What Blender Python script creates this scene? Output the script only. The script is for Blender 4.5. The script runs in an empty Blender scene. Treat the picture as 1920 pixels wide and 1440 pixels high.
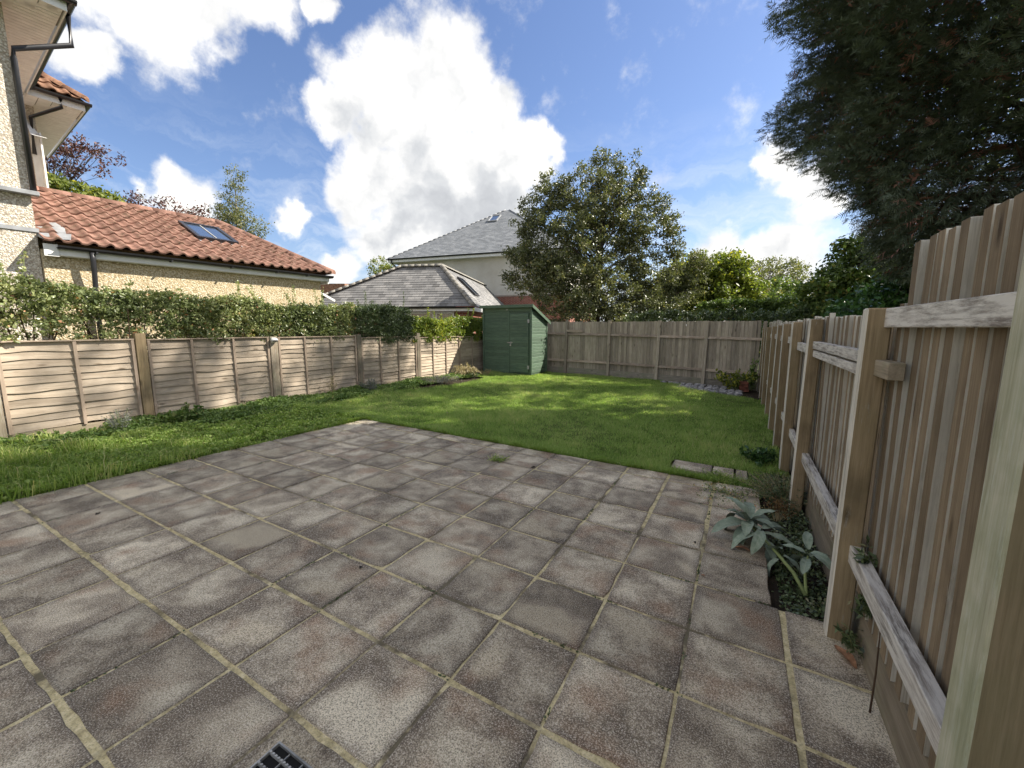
import bpy, bmesh, math, random
import numpy as np
from mathutils import Vector, Matrix, Euler

# ------------------------------------------------------------------ camera
SC = bpy.context.scene
COL = SC.collection
YAW, PITCH = -0.5078, 0.1368
CAM = (5.0946, -0.3999, 1.5741)
cam_d = bpy.data.cameras.new('camera')
cam_d.sensor_fit = 'HORIZONTAL'
cam_d.sensor_width = 36.0
cam_d.lens = 767.86 / 1920 * 36.0
cam_d.clip_start = 0.05
cam_d.clip_end = 2000
cam = bpy.data.objects.new('camera', cam_d)
COL.objects.link(cam)
cam.location = CAM
cam.rotation_euler = (math.pi / 2 - PITCH, 0, -YAW)
SC.camera = cam

# ------------------------------------------------------------------ light
SUN_DIR = Vector((0.77, 0.72, 1.0)).normalized()
SUN_EL = math.asin(SUN_DIR.z)
SUN_AZ = math.atan2(SUN_DIR.x, SUN_DIR.y)
SUN_STRENGTH = 2.6
SKY_STRENGTH = 0.15
EXPOSURE = 2.08

sun_d = bpy.data.lights.new('sun', 'SUN')
sun_d.energy = SUN_STRENGTH
sun_d.angle = math.radians(0.53)
sun_d.color = (1.0, 0.93, 0.82)
sun = bpy.data.objects.new('sun', sun_d)
COL.objects.link(sun)
sun.rotation_euler = SUN_DIR.to_track_quat('Z', 'Y').to_euler()
sun.location = (20, 20, 30)

SC.view_settings.view_transform = 'Standard'
SC.view_settings.look = 'None'
SC.view_settings.gamma = 1.0
SC.view_settings.exposure = EXPOSURE
SC.view_settings.use_curve_mapping = False


# ------------------------------------------------------------------ node helper
class NT:
    def __init__(self, tree):
        self.t = tree
        self.t.nodes.clear()

    def n(self, typ, ins=None, **props):
        nd = self.t.nodes.new(typ)
        for k, v in props.items():
            setattr(nd, k, v)
        if ins:
            for k, v in ins.items():
                sock = nd.inputs[k]
                if isinstance(v, bpy.types.NodeSocket):
                    self.t.links.new(v, sock)
                elif isinstance(v, bpy.types.Node):
                    self.t.links.new(v.outputs[0], sock)
                else:
                    sock.default_value = v
        return nd

    def math(self, op, a, b=0.0, c=None, clamp=False):
        ins = {0: a, 1: b}
        if c is not None:
            ins[2] = c
        return self.n('ShaderNodeMath', ins, operation=op, use_clamp=clamp).outputs[0]

    def vmath(self, op, a, b=(0, 0, 0), scale=None):
        nd = self.n('ShaderNodeVectorMath', {0: a, 1: b}, operation=op)
        if scale is not None:
            if isinstance(scale, bpy.types.NodeSocket):
                self.t.links.new(scale, nd.inputs['Scale'])
            else:
                nd.inputs['Scale'].default_value = scale
        return nd

    def ramp(self, fac, stops, interp='LINEAR'):
        nd = self.n('ShaderNodeValToRGB', {0: fac})
        cr = nd.color_ramp
        cr.interpolation = interp
        while len(cr.elements) < len(stops):
            cr.elements.new(0.5)
        for e, (p, c) in zip(cr.elements, stops):
            e.position = p
            e.color = (c[0], c[1], c[2], 1.0) if hasattr(c, '__len__') else (c, c, c, 1.0)
        return nd.outputs[0]

    def rng(self, v, a, b, c=0.0, d=1.0, smooth=False):
        return self.n('ShaderNodeMapRange', {0: v, 1: a, 2: b, 3: c, 4: d},
                      interpolation_type='SMOOTHSTEP' if smooth else 'LINEAR').outputs[0]

    def mix(self, fac, a, b, mode='MIX'):
        nd = self.n('ShaderNodeMix', data_type='RGBA', blend_type=mode)
        for idx, v in ((0, fac), (6, a), (7, b)):
            if isinstance(v, bpy.types.NodeSocket):
                self.t.links.new(v, nd.inputs[idx])
            else:
                if idx and len(v) == 3:
                    v = (*v, 1.0)
                nd.inputs[idx].default_value = v
        return nd.outputs[2]

    def noise(self, vec, scale, detail=4, rough=0.55, dist=0.0):
        ins = {'Scale': scale, 'Detail': detail, 'Roughness': rough, 'Distortion': dist}
        if vec is not None:
            ins['Vector'] = vec
        return self.n('ShaderNodeTexNoise', ins)


# ------------------------------------------------------------------ world: sky with cumulus
CLOUD_W = [
(-0.590,0.645,0.485,0.107), (-0.523,0.706,0.478,0.107), (-0.653,0.621,0.434,0.092), (-0.466,0.771,0.434,0.084), (-0.712,0.575,0.404,0.050), (-0.580,0.707,0.404,0.120), (-0.564,0.755,0.334,0.150), (-0.687,0.646,0.332,0.081), (-0.456,0.820,0.346,0.092), (-0.392,0.845,0.364,0.048), (-0.717,0.641,0.272,0.063), (-0.627,0.738,0.251,0.146), (-0.530,0.805,0.265,0.126), (-0.688,0.700,0.193,0.091), (-0.592,0.787,0.175,0.095), (-0.830,0.321,0.456,0.088), (-0.775,0.398,0.491,0.075), (-0.884,0.260,0.389,0.042), (-0.717,0.460,0.524,0.070), (-0.79,0.30,0.53,0.10), (-0.66,0.53,0.55,0.04), (-0.896,0.380,0.230,0.061), (-0.916,0.334,0.221,0.038), (-0.822,0.523,0.226,0.039), (-0.773,0.622,0.126,0.055), (0.030,0.949,0.315,0.052), (0.083,0.958,0.276,0.055), (-0.000,0.949,0.316,0.031), (0.112,0.967,0.227,0.042), (0.090,0.988,0.127,0.083), (-0.061,0.985,0.160,0.062), (0.021,0.995,0.102,0.080), (-0.117,0.932,0.342,0.013)]
CLOUD_G = [(-0.644,0.723,0.249,0.145), (-0.532,0.808,0.255,0.127), (-0.702,0.682,0.203,0.067), (-0.703,0.597,0.387,0.056), (-0.578,0.789,0.210,0.094), (-0.627,0.678,0.383,0.060)]

world = bpy.data.worlds.new('World')
SC.world = world
world.use_nodes = True
w = NT(world.node_tree)
tc = w.n('ShaderNodeTexCoord').outputs['Generated']
dirn = w.vmath('NORMALIZE', tc).outputs[0]
sky = w.n('ShaderNodeTexSky', sky_type='NISHITA')
sky.sun_disc = False
sky.sun_elevation = SUN_EL
sky.sun_rotation = SUN_AZ
sky.altitude = 50
sky.air_density = 1.15
sky.dust_density = 0.6
sky.ozone_density = 2.2
warp = w.noise(dirn, 5.0, 3, 0.5)
wv = w.vmath('SUBTRACT', warp.outputs['Color'], (0.5, 0.5, 0.5)).outputs[0]
dw = w.vmath('ADD', dirn, w.vmath('SCALE', wv, scale=0.16).outputs[0]).outputs[0]
warp2 = w.noise(dirn, 22.0, 5, 0.6)
wv2 = w.vmath('SUBTRACT', warp2.outputs['Color'], (0.5, 0.5, 0.5)).outputs[0]
dw = w.vmath('ADD', dw, w.vmath('SCALE', wv2, scale=0.055).outputs[0]).outputs[0]


def blobs(lst):
    acc = None
    for x, y, z, r in lst:
        dist = w.n('ShaderNodeVectorMath', {0: dw, 1: (x, y, z)}, operation='DISTANCE').outputs['Value']
        m = w.rng(dist, 0.0, r * 1.25, 1.0, 0.0)
        acc = m if acc is None else w.math('SMOOTH_MAX', acc, m, 0.12)
    return acc


cov = blobs(CLOUD_W)
# the same fair-weather clouds go on all round the sky
scat = w.noise(w.vmath('MULTIPLY', dirn, (1.0, 1.0, 1.9)).outputs[0], 2.1, 5, 0.55)
front = w.n('ShaderNodeVectorMath', {0: dirn, 1: (-0.476, 0.866, 0.14)}, operation='DOT_PRODUCT').outputs['Value']
away = w.rng(front, 0.35, 0.62, 1.0, 0.0)
cov2 = w.math('MULTIPLY', w.rng(scat.outputs[0], 0.40, 0.66), away)
cov = w.math('MAXIMUM', cov, cov2)
fb = w.noise(dirn, 14.0, 8, 0.62)
fbs = w.math('MULTIPLY_ADD', fb.outputs[0], 0.9, -0.45)
dens = w.math('ADD', cov, w.math('MULTIPLY', fbs, 0.95))
alpha = w.rng(dens, 0.12, 0.54, 0.0, 1.0, True)
# thin streaks of high cloud low in the sky
cir = w.noise(w.vmath('MULTIPLY', dw, (1.2, 1.2, 9.0)).outputs[0], 3.0, 6, 0.6)
sepz = w.n('ShaderNodeSeparateXYZ', {0: dirn}).outputs[2]
low = w.rng(sepz, 0.02, 0.42, 1.0, 0.0)
cira = w.math('MULTIPLY', w.rng(cir.outputs[0], 0.44, 0.70), w.math('MULTIPLY', low, 0.95))
hz = w.math('MULTIPLY', w.rng(sepz, -0.05, 0.22, 1.0, 0.0, True), 0.45)
# light and grey parts of the clouds
gcov = blobs(CLOUD_G)
puff = w.noise(dw, 8.0, 4, 0.5)
sunof = w.vmath('ADD', dw, w.vmath('SCALE', tuple(SUN_DIR), scale=0.045).outputs[0]).outputs[0]
puff2 = w.noise(sunof, 8.0, 4, 0.5)
relief = w.math('MULTIPLY', w.math('SUBTRACT', puff.outputs[0], puff2.outputs[0]), 1.7)
grey = w.math('MULTIPLY', w.rng(gcov, 0.05, 0.75), w.rng(dens, 0.25, 0.8))
shade = w.math('ADD', w.math('SUBTRACT', 0.93, w.math('MULTIPLY', grey, 0.58)), relief, clamp=False)
shade = w.rng(shade, 0.0, 1.1, 0.0, 1.0)
ccol = w.ramp(shade, [(0.0, (0.84, 0.87, 0.93)), (0.4, (1.20, 1.23, 1.27)), (0.75, (1.68, 1.67, 1.65)), (1.0, (2.02, 1.98, 1.90))])
skyc = w.mix(1.0, sky.outputs[0], (0.222, 0.228, 0.268), 'MULTIPLY')
skyc = w.mix(hz, skyc, (1.15, 1.30, 1.52))
skyc = w.mix(cira, skyc, (1.55, 1.66, 1.80))
skyc = w.mix(alpha, skyc, ccol)
bg = w.n('ShaderNodeBackground', {'Color': skyc, 'Strength': SKY_STRENGTH})
w.n('ShaderNodeOutputWorld', {'Surface': bg.outputs[0]})

# ------------------------------------------------------------------ frame of the garden
R_H = (math.cos(YAW), -math.sin(YAW))
TILT = math.tan(0.0209)


def gz(x, y):
    """the garden falls gently away to the right"""
    return -TILT * ((x - CAM[0]) * R_H[0] + (y - CAM[1]) * R_H[1])


GN = Vector((TILT * R_H[0], TILT * R_H[1], 1)).normalized()
G_ROT = GN.to_track_quat('Z', 'Y')
# keep the slabs' edges along the garden axes
_xa = Vector((1, 0, gz(1, 0) - gz(0, 0))).normalized()
_ya = GN.cross(_xa)
G_EUL = Matrix((_xa, _ya, GN)).transposed().to_euler()

# ------------------------------------------------------------------ object helpers


def put(name, me, parent=None, loc=(0, 0, 0), rot=(0, 0, 0), scale=None):
    o = bpy.data.objects.new(name, me)
    COL.objects.link(o)
    o.location = loc
    o.rotation_euler = rot
    if scale is not None:
        o.scale = scale
    if parent is not None:
        o.parent = parent
    return o


def thing(name, label, cat, loc=(0, 0, 0), rotz=0.0, group=None):
    o = put(name, None, None, loc, (0, 0, rotz))
    o.empty_display_size = 0.1
    return tag(o, label, cat, group)


def tag(o, label, cat, group=None):
    o['label'] = label
    o['category'] = cat
    if group:
        o['group'] = group
    return o


def kind(o, k):
    o['kind'] = k
    return o


class MB:
    def __init__(self):
        self.v = []
        self.f = []

    def add(self, vs, fs):
        b = len(self.v)
        self.v.extend(vs)
        self.f.extend([tuple(i + b for i in f) for f in fs])
        return self

    def box(self, lo, hi, M=None):
        x0, y0, z0 = lo
        x1, y1, z1 = hi
        vs = [(x0, y0, z0), (x1, y0, z0), (x1, y1, z0), (x0, y1, z0), (x0, y0, z1), (x1, y0, z1), (x1, y1, z1), (x0, y1, z1)]
        if M is not None:
            vs = [tuple(M @ Vector(v)) for v in vs]
        return self.add(vs, [(0, 3, 2, 1), (4, 5, 6, 7), (0, 1, 5, 4), (1, 2, 6, 5), (2, 3, 7, 6), (3, 0, 4, 7)])

    def hexa(self, bot, top):
        """bot, top: four points each, counter-clockwise from above"""
        return self.add(list(bot) + list(top), [(0, 3, 2, 1), (4, 5, 6, 7), (0, 1, 5, 4), (1, 2, 6, 5), (2, 3, 7, 6), (3, 0, 4, 7)])

    def tube(self, pts, rad, n=8, cap=True):
        pts = [Vector(p) for p in pts]
        if not hasattr(rad, '__len__'):
            rad = [rad] * len(pts)
        base = len(self.v)
        for i, p in enumerate(pts):
            a = pts[max(i - 1, 0)]
            b = pts[min(i + 1, len(pts) - 1)]
            t = (b - a).normalized()
            ref = Vector((0, 0, 1)) if abs(t.z) < 0.9 else Vector((1, 0, 0))
            s = t.cross(ref).normalized()
            u = s.cross(t)
            for k in range(n):
                an = 2 * math.pi * k / n
                q = p + s * (math.cos(an) * rad[i]) + u * (math.sin(an) * rad[i])
                self.v.append(tuple(q))
        for i in range(len(pts) - 1):
            for k in range(n):
                a = base + i * n + k
                b = base + i * n + (k + 1) % n
                self.f.append((a, b, b + n, a + n))
        if cap:
            self.f.append(tuple(base + k for k in range(n))[::-1])
            self.f.append(tuple(base + (len(pts) - 1) * n + k for k in range(n)))
        return self

    def mesh(self, name, mat, smooth=False, bevel=0.0):
        me = bpy.data.meshes.new(name)
        me.from_pydata([tuple(v) for v in self.v], [], self.f)
        bm = bmesh.new()
        bm.from_mesh(me)
        bmesh.ops.recalc_face_normals(bm, faces=bm.faces)
        if bevel:
            bmesh.ops.bevel(bm, geom=list(bm.edges), offset=bevel, segments=1, affect='EDGES', clamp_overlap=True)
        bm.to_mesh(me)
        bm.free()
        if mat is not None:
            me.materials.append(mat)
        if smooth:
            for p in me.polygons:
                p.use_smooth = True
        me.update()
        return me

    def build(self, name, mat, parent=None, loc=(0, 0, 0), rot=(0, 0, 0), smooth=False, bevel=0.0):
        return put(name, self.mesh(name, mat, smooth, bevel), parent, loc, rot)


def bulk_mesh(name, verts, tris, mat, tint=None, smooth=False):
    """verts (n,3), tris (m,3) numpy -> mesh"""
    me = bpy.data.meshes.new(name)
    nv, nf = len(verts), len(tris)
    me.vertices.add(nv)
    me.vertices.foreach_set('co', np.asarray(verts, np.float32).ravel())
    me.loops.add(nf * 3)
    me.loops.foreach_set('vertex_index', np.asarray(tris, np.int32).ravel())
    me.polygons.add(nf)
    me.polygons.foreach_set('loop_start', np.arange(0, nf * 3, 3, dtype=np.int32))
    try:
        me.polygons.foreach_set('loop_total', np.full(nf, 3, np.int32))
    except Exception:
        pass
    if tint is not None:
        at = me.attributes.new('tint', 'FLOAT', 'POINT')
        at.data.foreach_set('value', np.asarray(tint, np.float32))
    me.materials.append(mat)
    me.update(calc_edges=True)
    if smooth:
        me.shade_smooth()
    return me


# ------------------------------------------------------------------ materials
MATS = {}


def new_mat(name):
    m = bpy.data.materials.new(name)
    m.use_nodes = True
    MATS[name] = m
    return m, NT(m.node_tree)


def finish(nt, color, rough=0.8, bump=None, bump_strength=0.3, bump_dist=0.01, spec=0.3, metallic=0.0):
    p = nt.n('ShaderNodeBsdfPrincipled')
    for k, v in (('Base Color', color), ('Roughness', rough), ('Specular IOR Level', spec), ('Metallic', metallic)):
        if isinstance(v, bpy.types.NodeSocket):
            nt.t.links.new(v, p.inputs[k])
        else:
            p.inputs[k].default_value = (*v, 1.0) if hasattr(v, '__len__') and len(v) == 3 else v
    if bump is not None:
        b = nt.n('ShaderNodeBump', {'Strength': bump_strength, 'Distance': bump_dist, 'Height': bump})
        nt.t.links.new(b.outputs[0], p.inputs['Normal'])
    nt.n('ShaderNodeOutputMaterial', {'Surface': p.outputs[0]})
    return p


def obj_coord(nt, spread=37.0):
    tcn = nt.n('ShaderNodeTexCoord').outputs['Object']
    rnd = nt.n('ShaderNodeObjectInfo').outputs['Random']
    off = nt.n('ShaderNodeCombineXYZ', {0: nt.math('MULTIPLY', rnd, spread), 1: nt.math('MULTIPLY', rnd, spread * 1.7), 2: nt.math('MULTIPLY', rnd, spread * 0.6)})
    return nt.vmath('ADD', tcn, off.outputs[0]).outputs[0], rnd


def plain(name, col, rough=0.6, var=0.06, spec=0.3, metallic=0.0, scale=6.0, bump=0.0):
    m, nt = new_mat(name)
    co, rnd = obj_coord(nt)
    nz = nt.noise(co, scale, 5)
    k = nt.rng(nz.outputs[0], 0.3, 0.7, 1 - var * 2.5, 1 + var * 2.5)
    c = nt.mix(1.0, col, nt.n('ShaderNodeCombineXYZ', {0: k, 1: k, 2: k}).outputs[0], 'MULTIPLY')
    finish(nt, c, rough, nz.outputs[0] if bump else None, bump, 0.01, spec, metallic)
    return m


def wood(name, base, dark, light, axis='z', green=0.0, silver=0.0, silver_col=(0.40, 0.38, 0.34), var=0.22, dirt=0.25):
    """weathered softwood, grain along the local axis"""
    m, nt = new_mat(name)
    co, rnd = obj_coord(nt)
    s = {'x': (1.2, 22, 22), 'y': (22, 1.2, 22), 'z': (22, 22, 1.2)}[axis]
    fine = {'x': (5, 160, 160), 'y': (160, 5, 160), 'z': (160, 160, 5)}[axis]
    g1 = nt.noise(nt.vmath('MULTIPLY', co, s).outputs[0], 1.0, 6, 0.65, 0.6)
    g2 = nt.noise(nt.vmath('MULTIPLY', co, fine).outputs[0], 1.0, 4, 0.6)
    g = nt.math('ADD', nt.math('MULTIPLY', g1.outputs[0], 0.6), nt.math('MULTIPLY', g2.outputs[0], 0.4))
    c = nt.ramp(g, [(0.28, dark), (0.5, base), (0.72, light)])
    # knots
    kn = nt.n('ShaderNodeTexVoronoi', {'Vector': nt.vmath('MULTIPLY', co, {'x': (2.2, 7, 7), 'y': (7, 2.2, 7), 'z': (7, 7, 2.2)}[axis]).outputs[0], 'Scale': 1.0})
    kf = nt.rng(kn.outputs['Distance'], 0.05, 0.15, 0.85, 0.0)
    c = nt.mix(kf, c, (dark[0] * 0.45, dark[1] * 0.4, dark[2] * 0.35))
    # stains
    st = nt.noise(co, 2.6, 5, 0.6)
    c = nt.mix(nt.rng(st.outputs[0], 0.48, 0.72, 0.0, dirt), c, (dark[0] * 0.5, dark[1] * 0.5, dark[2] * 0.5))
    if silver:
        sv = nt.noise(nt.vmath('MULTIPLY', co, {'x': (3.5, 34, 34), 'y': (34, 3.5, 34), 'z': (34, 34, 3.5)}[axis]).outputs[0], 1.3, 8, 0.75)
        c = nt.mix(nt.rng(sv.outputs[0], 0.62 - silver * 0.35, 0.75 - silver * 0.3), c, silver_col)
    if green:
        gn = nt.noise(co, 3.7, 4, 0.6)
        c = nt.mix(nt.rng(gn.outputs[0], 0.45, 0.7, 0.0, green), c, (0.16, 0.20, 0.09))
    k = nt.rng(rnd, 0.0, 1.0, 1 - var, 1 + var)
    c = nt.mix(1.0, c, nt.n('ShaderNodeCombineXYZ', {0: k, 1: k, 2: nt.math('MULTIPLY', k, 0.98)}).outputs[0], 'MULTIPLY')
    finish(nt, c, 0.85, g, 0.45, 0.004, 0.2)
    return m


# paving slabs: gritty concrete with stains, lichen and worn pale patches
m, nt = new_mat('slab')
co, rnd = obj_coord(nt)
tco = nt.n('ShaderNodeTexCoord').outputs['Object']
big = nt.noise(co, 3.4, 3, 0.5, 0.5)
mid = nt.noise(co, 9.0, 5, 0.6, 0.3)
fine = nt.noise(co, 160.0, 4, 0.85)
speck = nt.n('ShaderNodeTexVoronoi', {'Vector': co, 'Scale': 120.0})
c = nt.ramp(nt.math('ADD', nt.math('MULTIPLY', big.outputs[0], 0.72), nt.math('MULTIPLY', mid.outputs[0], 0.28)),
            [(0.38, (0.195, 0.148, 0.098)), (0.46, (0.345, 0.278, 0.190)), (0.53, (0.54, 0.450, 0.315)), (0.61, (0.74, 0.64, 0.46))])
rust = nt.noise(co, 3.2, 3, 0.5)
c = nt.mix(nt.rng(rust.outputs[0], 0.54, 0.70, 0.0, 0.75), c, (0.36, 0.205, 0.110))
pale = nt.noise(nt.vmath('ADD', co, (9.1, 3.3, 0)).outputs[0], 2.3, 3, 0.45)
c = nt.mix(nt.rng(pale.outputs[0], 0.60, 0.67, 0.0, 0.75), c, (0.74, 0.62, 0.42))
sx = nt.n('ShaderNodeSeparateXYZ', {0: tco})
ed = nt.math('MAXIMUM', nt.math('ABSOLUTE', sx.outputs[0]), nt.math('ABSOLUTE', sx.outputs[1]))
edn = nt.math('ADD', ed, nt.math('MULTIPLY', nt.math('SUBTRACT', mid.outputs[0], 0.5), 0.11))
c = nt.mix(nt.rng(edn, 0.165, 0.222, 0.0, 0.62, True), c, (0.13, 0.098, 0.074))
c = nt.mix(nt.rng(fine.outputs[0], 0.40, 0.52, 0.85, 0.0), c, (0.085, 0.070, 0.055))
c = nt.mix(nt.math('MULTIPLY', nt.rng(fine.outputs[0], 0.53, 0.62), 0.85), c, (0.76, 0.69, 0.57))
spk = nt.math('MULTIPLY', nt.rng(speck.outputs['Distance'], 0.08, 0.22, 1.0, 0.0), nt.rng(nt.n('ShaderNodeSeparateColor', {0: speck.outputs['Color']}).outputs[0], 0.72, 0.78))
c = nt.mix(nt.math('MULTIPLY', spk, 0.5), c, (0.58, 0.54, 0.48))
k = nt.rng(rnd, 0.0, 1.0, 0.74, 1.2)
c = nt.mix(1.0, c, nt.n('ShaderNodeCombineXYZ', {0: k, 1: k, 2: k}).outputs[0], 'MULTIPLY')
hgt = nt.math('ADD', fine.outputs[0], nt.math('MULTIPLY', mid.outputs[0], 0.6))
finish(nt, c, 0.82, hgt, 0.6, 0.004, 0.3)

# mortar between the slabs
m, nt = new_mat('mortar')
tco = nt.n('ShaderNodeTexCoord').outputs['Object']
n1 = nt.noise(tco, 2.3, 5, 0.65)
n2 = nt.noise(tco, 26.0, 5, 0.7)
n3 = nt.noise(tco, 120.0, 3, 0.6)
c = nt.ramp(n2.outputs[0], [(0.32, (0.40, 0.325, 0.17)), (0.5, (0.62, 0.52, 0.29)), (0.68, (0.80, 0.69, 0.43))])
c = nt.mix(nt.rng(n1.outputs[0], 0.50, 0.60, 0.0, 0.9), c, (0.12, 0.10, 0.07))
c = nt.mix(nt.rng(nt.noise(tco, 5.1, 4).outputs[0], 0.60, 0.72, 0.0, 0.55), c, (0.13, 0.14, 0.06))
c = nt.mix(nt.rng(n3.outputs[0], 0.35, 0.5, 0.4, 0.0), c, (0.1, 0.085, 0.06))
finish(nt, c, 0.95, nt.math('ADD', n2.outputs[0], n3.outputs[0]), 0.6, 0.006, 0.15)

# soil
m, nt = new_mat('soil')
tco = nt.n('ShaderNodeTexCoord').outputs['Object']
n1 = nt.noise(tco, 9.0, 8, 0.7)
n2 = nt.noise(tco, 60.0, 5, 0.7)
c = nt.ramp(n1.outputs[0], [(0.3, (0.022, 0.016, 0.011)), (0.55, (0.050, 0.038, 0.026)), (0.75, (0.10, 0.082, 0.055))])
finish(nt, c, 0.95, nt.math('ADD', n1.outputs[0], n2.outputs[0]), 0.8, 0.03, 0.15)

# turf under the blades
m, nt = new_mat('turf')
tco = nt.n('ShaderNodeTexCoord').outputs['Object']
n1 = nt.noise(tco, 1.3, 5, 0.6)
n2 = nt.noise(tco, 30.0, 6, 0.7)
c = nt.ramp(nt.math('ADD', nt.math('MULTIPLY', n1.outputs[0], 0.5), nt.math('MULTIPLY', n2.outputs[0], 0.5)),
            [(0.3, (0.045, 0.058, 0.016)), (0.5, (0.085, 0.115, 0.030)), (0.7, (0.14, 0.165, 0.05))])
finish(nt, c, 0.95, n2.outputs[0], 0.8, 0.03, 0.1)

m, nt = new_mat('outer_ground')
tco = nt.n('ShaderNodeTexCoord').outputs['Object']
n1 = nt.noise(tco, 0.4, 6, 0.65)
c = nt.ramp(n1.outputs[0], [(0.3, (0.04, 0.055, 0.018)), (0.6, (0.07, 0.085, 0.03)), (0.8, (0.12, 0.11, 0.07))])
finish(nt, c, 0.95, n1.outputs[0], 0.5, 0.05, 0.1)

wood('lap_board', (0.42, 0.345, 0.268), (0.26, 0.205, 0.15), (0.54, 0.46, 0.37), 'y', var=0.22, dirt=0.45, silver=0.12, silver_col=(0.42, 0.38, 0.34))
wood('lap_frame', (0.37, 0.29, 0.225), (0.22, 0.165, 0.125), (0.47, 0.38, 0.31), 'z', var=0.12)
wood('lap_rail', (0.40, 0.32, 0.26), (0.24, 0.18, 0.14), (0.50, 0.42, 0.35), 'y', var=0.1)
wood('grey_post', (0.25, 0.205, 0.155), (0.14, 0.11, 0.08), (0.36, 0.31, 0.25), 'z', green=0.25, silver=0.25, silver_col=(0.36, 0.34, 0.29))
wood('back_paling', (0.364, 0.307, 0.248), (0.194, 0.158, 0.124), (0.527, 0.457, 0.380), 'z', green=0.15, silver=0.16, silver_col=(0.558, 0.519, 0.457), var=0.25)
wood('side_paling', (0.239, 0.180, 0.116), (0.111, 0.081, 0.052), (0.361, 0.285, 0.192), 'z', silver=0.06, silver_col=(0.396, 0.361, 0.291), var=0.28, dirt=0.45)
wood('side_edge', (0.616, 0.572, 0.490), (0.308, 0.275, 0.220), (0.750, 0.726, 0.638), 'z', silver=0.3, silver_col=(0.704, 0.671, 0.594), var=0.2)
wood('side_post', (0.304, 0.227, 0.135), (0.155, 0.112, 0.065), (0.432, 0.331, 0.209), 'z', green=0.10, silver=0.04, var=0.1, dirt=0.5)
wood('near_post', (0.290, 0.230, 0.146), (0.176, 0.132, 0.081), (0.419, 0.338, 0.230), 'z', green=0.18, var=0.06)
wood('side_rail', (0.374, 0.330, 0.286), (0.110, 0.094, 0.083), (0.605, 0.561, 0.506), 'y', silver=0.62, silver_col=(0.660, 0.627, 0.572), var=0.08, dirt=0.75)
wood('post_skylit', (0.462, 0.440, 0.330), (0.242, 0.231, 0.154), (0.638, 0.616, 0.506), 'z', green=0.45, silver=0.3, silver_col=(0.550, 0.550, 0.462), var=0.06)  # near post's left face: greenish timber, lightened with skylight in its colour
wood('back_rail', (0.348, 0.275, 0.217), (0.174, 0.131, 0.102), (0.493, 0.420, 0.348), 'x', silver=0.25, silver_col=(0.551, 0.507, 0.450), dirt=0.5)
wood('gravel_timber', (0.280, 0.231, 0.168), (0.154, 0.126, 0.091), (0.406, 0.350, 0.266), 'y', green=0.35)
wood('gravel_timber_x', (0.280, 0.252, 0.210), (0.140, 0.126, 0.098), (0.406, 0.364, 0.308), 'x', green=0.5)

# green painted shed timber
m, nt = new_mat('shed_green')
co, rnd = obj_coord(nt)
g1 = nt.noise(nt.vmath('MULTIPLY', co, (3, 3, 40)).outputs[0], 1.5, 5, 0.6)
g2 = nt.noise(co, 7.0, 4, 0.6)
c = nt.ramp(g1.outputs[0], [(0.25, (0.056, 0.092, 0.062)), (0.5, (0.092, 0.142, 0.096)), (0.75, (0.135, 0.195, 0.135))])
c = nt.mix(nt.rng(g2.outputs[0], 0.55, 0.75, 0, 0.35), c, (0.14, 0.185, 0.135))
k = nt.rng(rnd, 0, 1, 0.85, 1.15)
c = nt.mix(1.0, c, nt.n('ShaderNodeCombineXYZ', {0: k, 1: k, 2: k}).outputs[0], 'MULTIPLY')
finish(nt, c, 0.6, g1.outputs[0], 0.25, 0.003, 0.35)
plain('roof_felt', (0.10, 0.125, 0.10), 0.9, 0.1, bump=0.3, scale=60)


def pebble(name, a, b, c3):
    m, nt = new_mat(name)
    tco = nt.n('ShaderNodeTexCoord').outputs['Object']
    vo = nt.n('ShaderNodeTexVoronoi', {'Vector': tco, 'Scale': 46.0})
    vo2 = nt.n('ShaderNodeTexVoronoi', {'Vector': tco, 'Scale': 95.0})
    ran = nt.n('ShaderNodeSeparateColor', {0: vo.outputs['Color']}).outputs[0]
    c = nt.ramp(ran, [(0.0, a), (0.45, b), (0.9, c3)])
    nz = nt.noise(tco, 1.1, 5, 0.6)
    c = nt.mix(nt.rng(nz.outputs[0], 0.45, 0.75, 0, 0.35), c, (a[0] * 0.8, a[1] * 0.75, a[2] * 0.65))
    c = nt.mix(nt.rng(vo.outputs['Distance'], 0.45, 0.8, 0.0, 0.7), c, (a[0] * 0.5, a[1] * 0.46, a[2] * 0.40))
    h = nt.math('ADD', nt.math('MULTIPLY', nt.rng(vo.outputs['Distance'], 0.0, 0.7, 1.0, 0.0), 1.0), nt.math('MULTIPLY', nt.rng(vo2.outputs['Distance'], 0, 0.7, 1, 0), 0.5))
    finish(nt, c, 0.9, h, 0.7, 0.012, 0.2)
    return m


pebble('pebbledash_cream', (0.50, 0.40, 0.24), (0.60, 0.50, 0.33), (0.72, 0.64, 0.48))
pebble('pebbledash_white', (0.50, 0.44, 0.36), (0.62, 0.56, 0.47), (0.76, 0.72, 0.64))

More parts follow.
